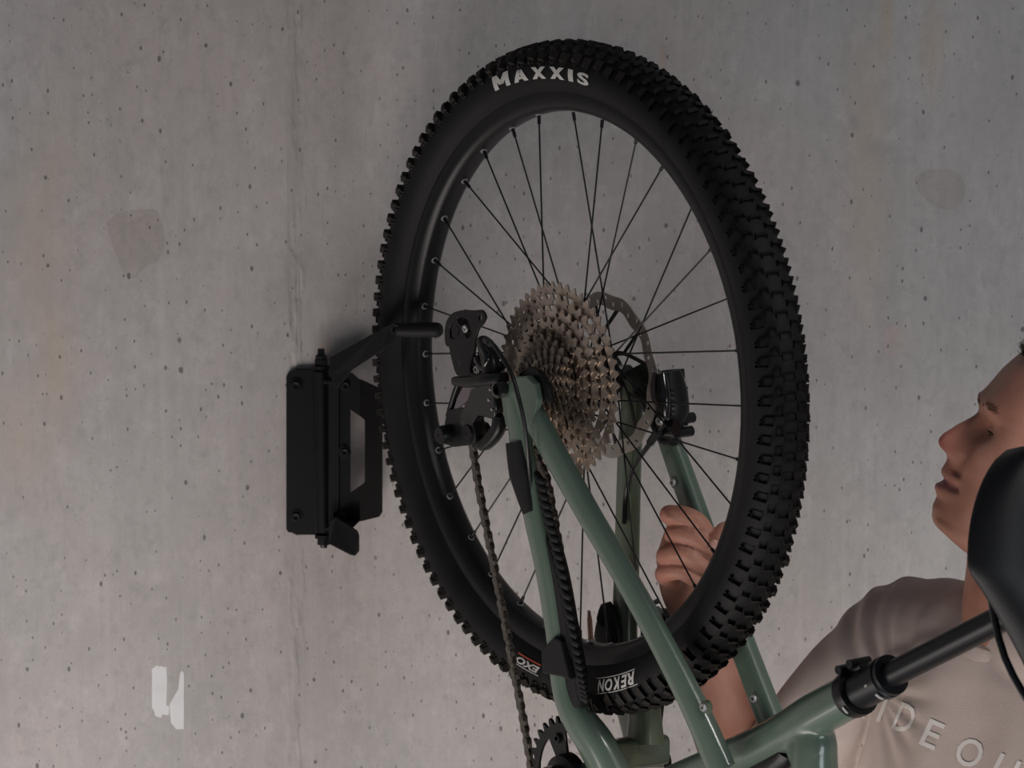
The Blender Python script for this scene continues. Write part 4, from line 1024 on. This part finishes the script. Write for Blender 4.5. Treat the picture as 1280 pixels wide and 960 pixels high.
for i in range(26):
    h = .0 + (top + .008) * i / 25
    kk = math.sqrt(max(.0, 1 - (h / (top + .010)) ** 2)) if h > .03 else 1
    r = []
    hairf = (P(1283, 441, FY) - HO)
    for j in range(64):
        an = 2 * PI * j / 64; c, s = math.cos(an), math.sin(an)
        lowh = h < hairf.dot(hup)
        fr_ = min(front(h) + .007, .16)
        kk2 = math.sqrt(max(.0004, 1 - ((h - .03) / (top + .010 - .03)) ** 2)) if h > .03 else 1
        x = ((-.022 - .0 * c) if lowh else fr_ * (kk2 if h > hmax else 1) * c ** .8) if c > 0 else min(.108 * kk2 * c, -.022 if lowh else 1); y = .086 * kk2 * math.copysign(abs(s) ** .95, s)
        r.append(HO + hup * h + hfr * x + hside * y)
    hr.append(r)
hm.rings(hr); rnd = random.Random(5)
fp = [P(1281, 444, FY), P(1290, 436, FY), P(1278, 449, FY)]
for q in range(420):
    t = rnd.random(); base = P(1277 + 30 * t, 447 - 22 * t, FY) + hside * rnd.uniform(-.05, .05); base -= hfr * (abs((base - HO).y) ** 2 * 7)
    hm.loft([base - hfr * .004, base + hfr * rnd.uniform(.004, .010) + hup * rnd.uniform(.004, .014) + hside * rnd.uniform(-.004, .004)], [.0006, .0001], seg=3)
hm.build('hair', M['hair'], man, smooth=True, ang=70)
# --- t-shirt
sh = MB()
tzs = [(-.012, .086, .070), (-.030, .128, .082), (-.055, .170, .096), (-.10, .193, .112), (-.17, .198, .124), (-.27, .195, .130), (-.38, .190, .128), (-.50, .188, .126), (-.60, .190, .126)]
sh.rings(torso(tzs))
ARM = (EL - SR).normalized()
sh.loft([SR - ARM * .005, SR + ARM * .07, SR + ARM * .16, SR + ARM * .235], [.066, .066, .062, .058], seg=32, k=6, round_ends=True)
sh.loft([TC + Vector((-.00, 0, -.036)), SR + Vector((.012, 0, .010))], [.068, .064], seg=24, round_ends=True)
sh.loft([TC + Vector((0, 0, -.04)), SL], [.070, .066], seg=24, round_ends=True)
AL = (ELl - SL).normalized()
sh.loft([SL, SL + AL * .10, SL + AL * .23], [.070, .066, .062], seg=24, k=3, round_ends=True)
so = sh.build('t_shirt', M['shirt'], man, origin=man.location)
remesh(so, .0045, 6, .5)
# folds: drape displacement, radiating from the shoulder and hanging over the chest
offs = WLOC[so.name]; me = so.data
AP = SR + Vector((.03, -.02, -.03))
newc = []
for v in me.vertices:
    p = v.co + offs; nrm = v.normal
    d = p - AP; rr = d.length; ang = math.atan2(d.z, d.dot(SN) + .0001)
    k1 = math.sin(ang * 14 + 7 * noise.noise(p * 9)) * math.exp(-((rr - .08) / .075) ** 2) * .0034 * (.5 + noise.noise(p * 14))
    k2 = noise.noise(Vector((p.dot(SN) * 17, p.z * 2.2, p.dot(CN) * 4))) * .010 * min(1, max(0, (NK.z - .04 - p.z) / .1))
    k3 = noise.noise(p * 9) * .002 + noise.noise(Vector((p.dot(SN) * 38, p.z * 4, 3))) * .0022 * min(1, max(0, (NK.z - .05 - p.z) / .1))
    newc.append(v.co + nrm * (k1 + k2 + k3))
for v, c in zip(me.vertices, newc): v.co = c
me.update()
# neck opening: collar rib
cr_ = []
for q in range(41):
    t = 2 * PI * q / 40
    cr_.append(TC + Vector((-.004, 0, 0)) + SN * .078 * math.cos(t) + CN * (.074 * math.sin(t) - .004) + Vector((0, 0, -.006 - .026 * (math.sin(t) * .5 + .5) ** 1.5)))
MB().loft(cr_, .0055, .010, (0, 0, 1), 3, 12).build('collar', M['shirt'], so)
# printed words on the chest, draped on the cloth
bvh = BVHTree.FromPolygons([v.co + offs for v in me.vertices], [p.vertices for p in me.polygons])
def draped(ch, cx, cy, hpx, wpx, rot):
    tm = text_mesh(ch, 1, .012); xs = [v.co.x for v in tm.vertices]; ysv = [v.co.y for v in tm.vertices]
    x0, x1, y0, y1 = min(xs), max(xs), min(ysv), max(ysv)
    bm = bmesh.new(); bm.from_mesh(tm); bmesh.ops.triangulate(bm, faces=bm.faces)
    for _ in range(2): bmesh.ops.subdivide_edges(bm, edges=[e for e in bm.edges if e.calc_length() > .12], cuts=1, use_grid_fill=False); bmesh.ops.triangulate(bm, faces=bm.faces)
    c = P(cx, cy, -.30); k = 1 / 1.30 / 1000
    for v in bm.verts:
        lx = ((v.co.x - x0) / max(.001, (x1 - x0)) - .5) * wpx * k; ly = ((v.co.y - y0) / (y1 - y0) - .5) * hpx * k
        a_, b_ = lx * math.cos(rot) - ly * math.sin(rot), lx * math.sin(rot) + ly * math.cos(rot)
        p = c + Vector((a_, 0, b_)); d = (p - CAM).normalized()
        hit, nrm, _, _ = bvh.ray_cast(p - d * .4, d)
        v.co = (hit - d * .0012) if hit else p + Vector((0, .2, 0))
    a = MB(); a.bm.free(); a.bm = bm; a.build('chest_letter', M['shirt_print'], so, smooth=False)
for ch, x, y, h, w_, r in (('R', 1078, 880, 34, 19, -.35), ('I', 1103, 887, 34, 5, -.35), ('D', 1131, 898, 38, 24, -.38), ('E', 1165, 918, 37, 22, -.42), ('O', 1212, 941, 38, 34, -.42), ('U', 1256, 963, 38, 30, -.45), ('T', 1294, 984, 38, 28, -.47)):
    draped(ch, x, y, h, w_, r)
# trousers and shoes
HZ = NK.z - .58
hipc = Vector((TC.x, TC.y, HZ)) - CN * .02
a = MB()
a.rings([[hipc + Vector((0, 0, dz)) + SN * a_ * math.cos(q) + CN * b_ * math.sin(q) for q in [2 * PI * j / 32 for j in range(32)]] for dz, a_, b_ in ((-.16, .17, .11), (-.08, .185, .125), (.0, .175, .12), (.04, .165, .112))])
for s in (-1, 1):
    h_ = hipc + SN * .09 * s + Vector((0, 0, -.08)); kn = Vector((h_.x, h_.y, FZ + .50)) + CN * .02 + SN * .02 * s; an_ = Vector((kn.x, kn.y, FZ + .07)) - CN * .02
    a.loft([h_, (h_ + kn) / 2, kn, (kn + an_) / 2, an_], [.095, .085, .066, .062, .056], seg=24, k=4)
    fc = an_ + Vector((0, 0, -.07))
    MB().loft([fc - CN * .06 + Vector((0, 0, .045)), fc + CN * .03 + Vector((0, 0, .05)), fc + CN * .11 + Vector((0, 0, .034)), fc + CN * .19 + Vector((0, 0, .026))], [.036, .044, .048, .034], [.040, .048, .030, .020], (0, 0, 1), 2.6, 20, 4).build('shoe', M['shoe'], man)
    MB().loft([fc - CN * .075 + Vector((0, 0, .012)), fc + CN * .05 + Vector((0, 0, .012)), fc + CN * .12 + Vector((0, 0, .012)), fc + CN * .205 + Vector((0, 0, .012))], [.038, .046, .052, .034], [.011] * 4, (0, 0, 1), 4, 20, 4).build('shoe_sole', M['sole'], man)
tr_ = a.build('trousers', M['jeans'], man, origin=man.location); remesh(tr_, .012, 4)
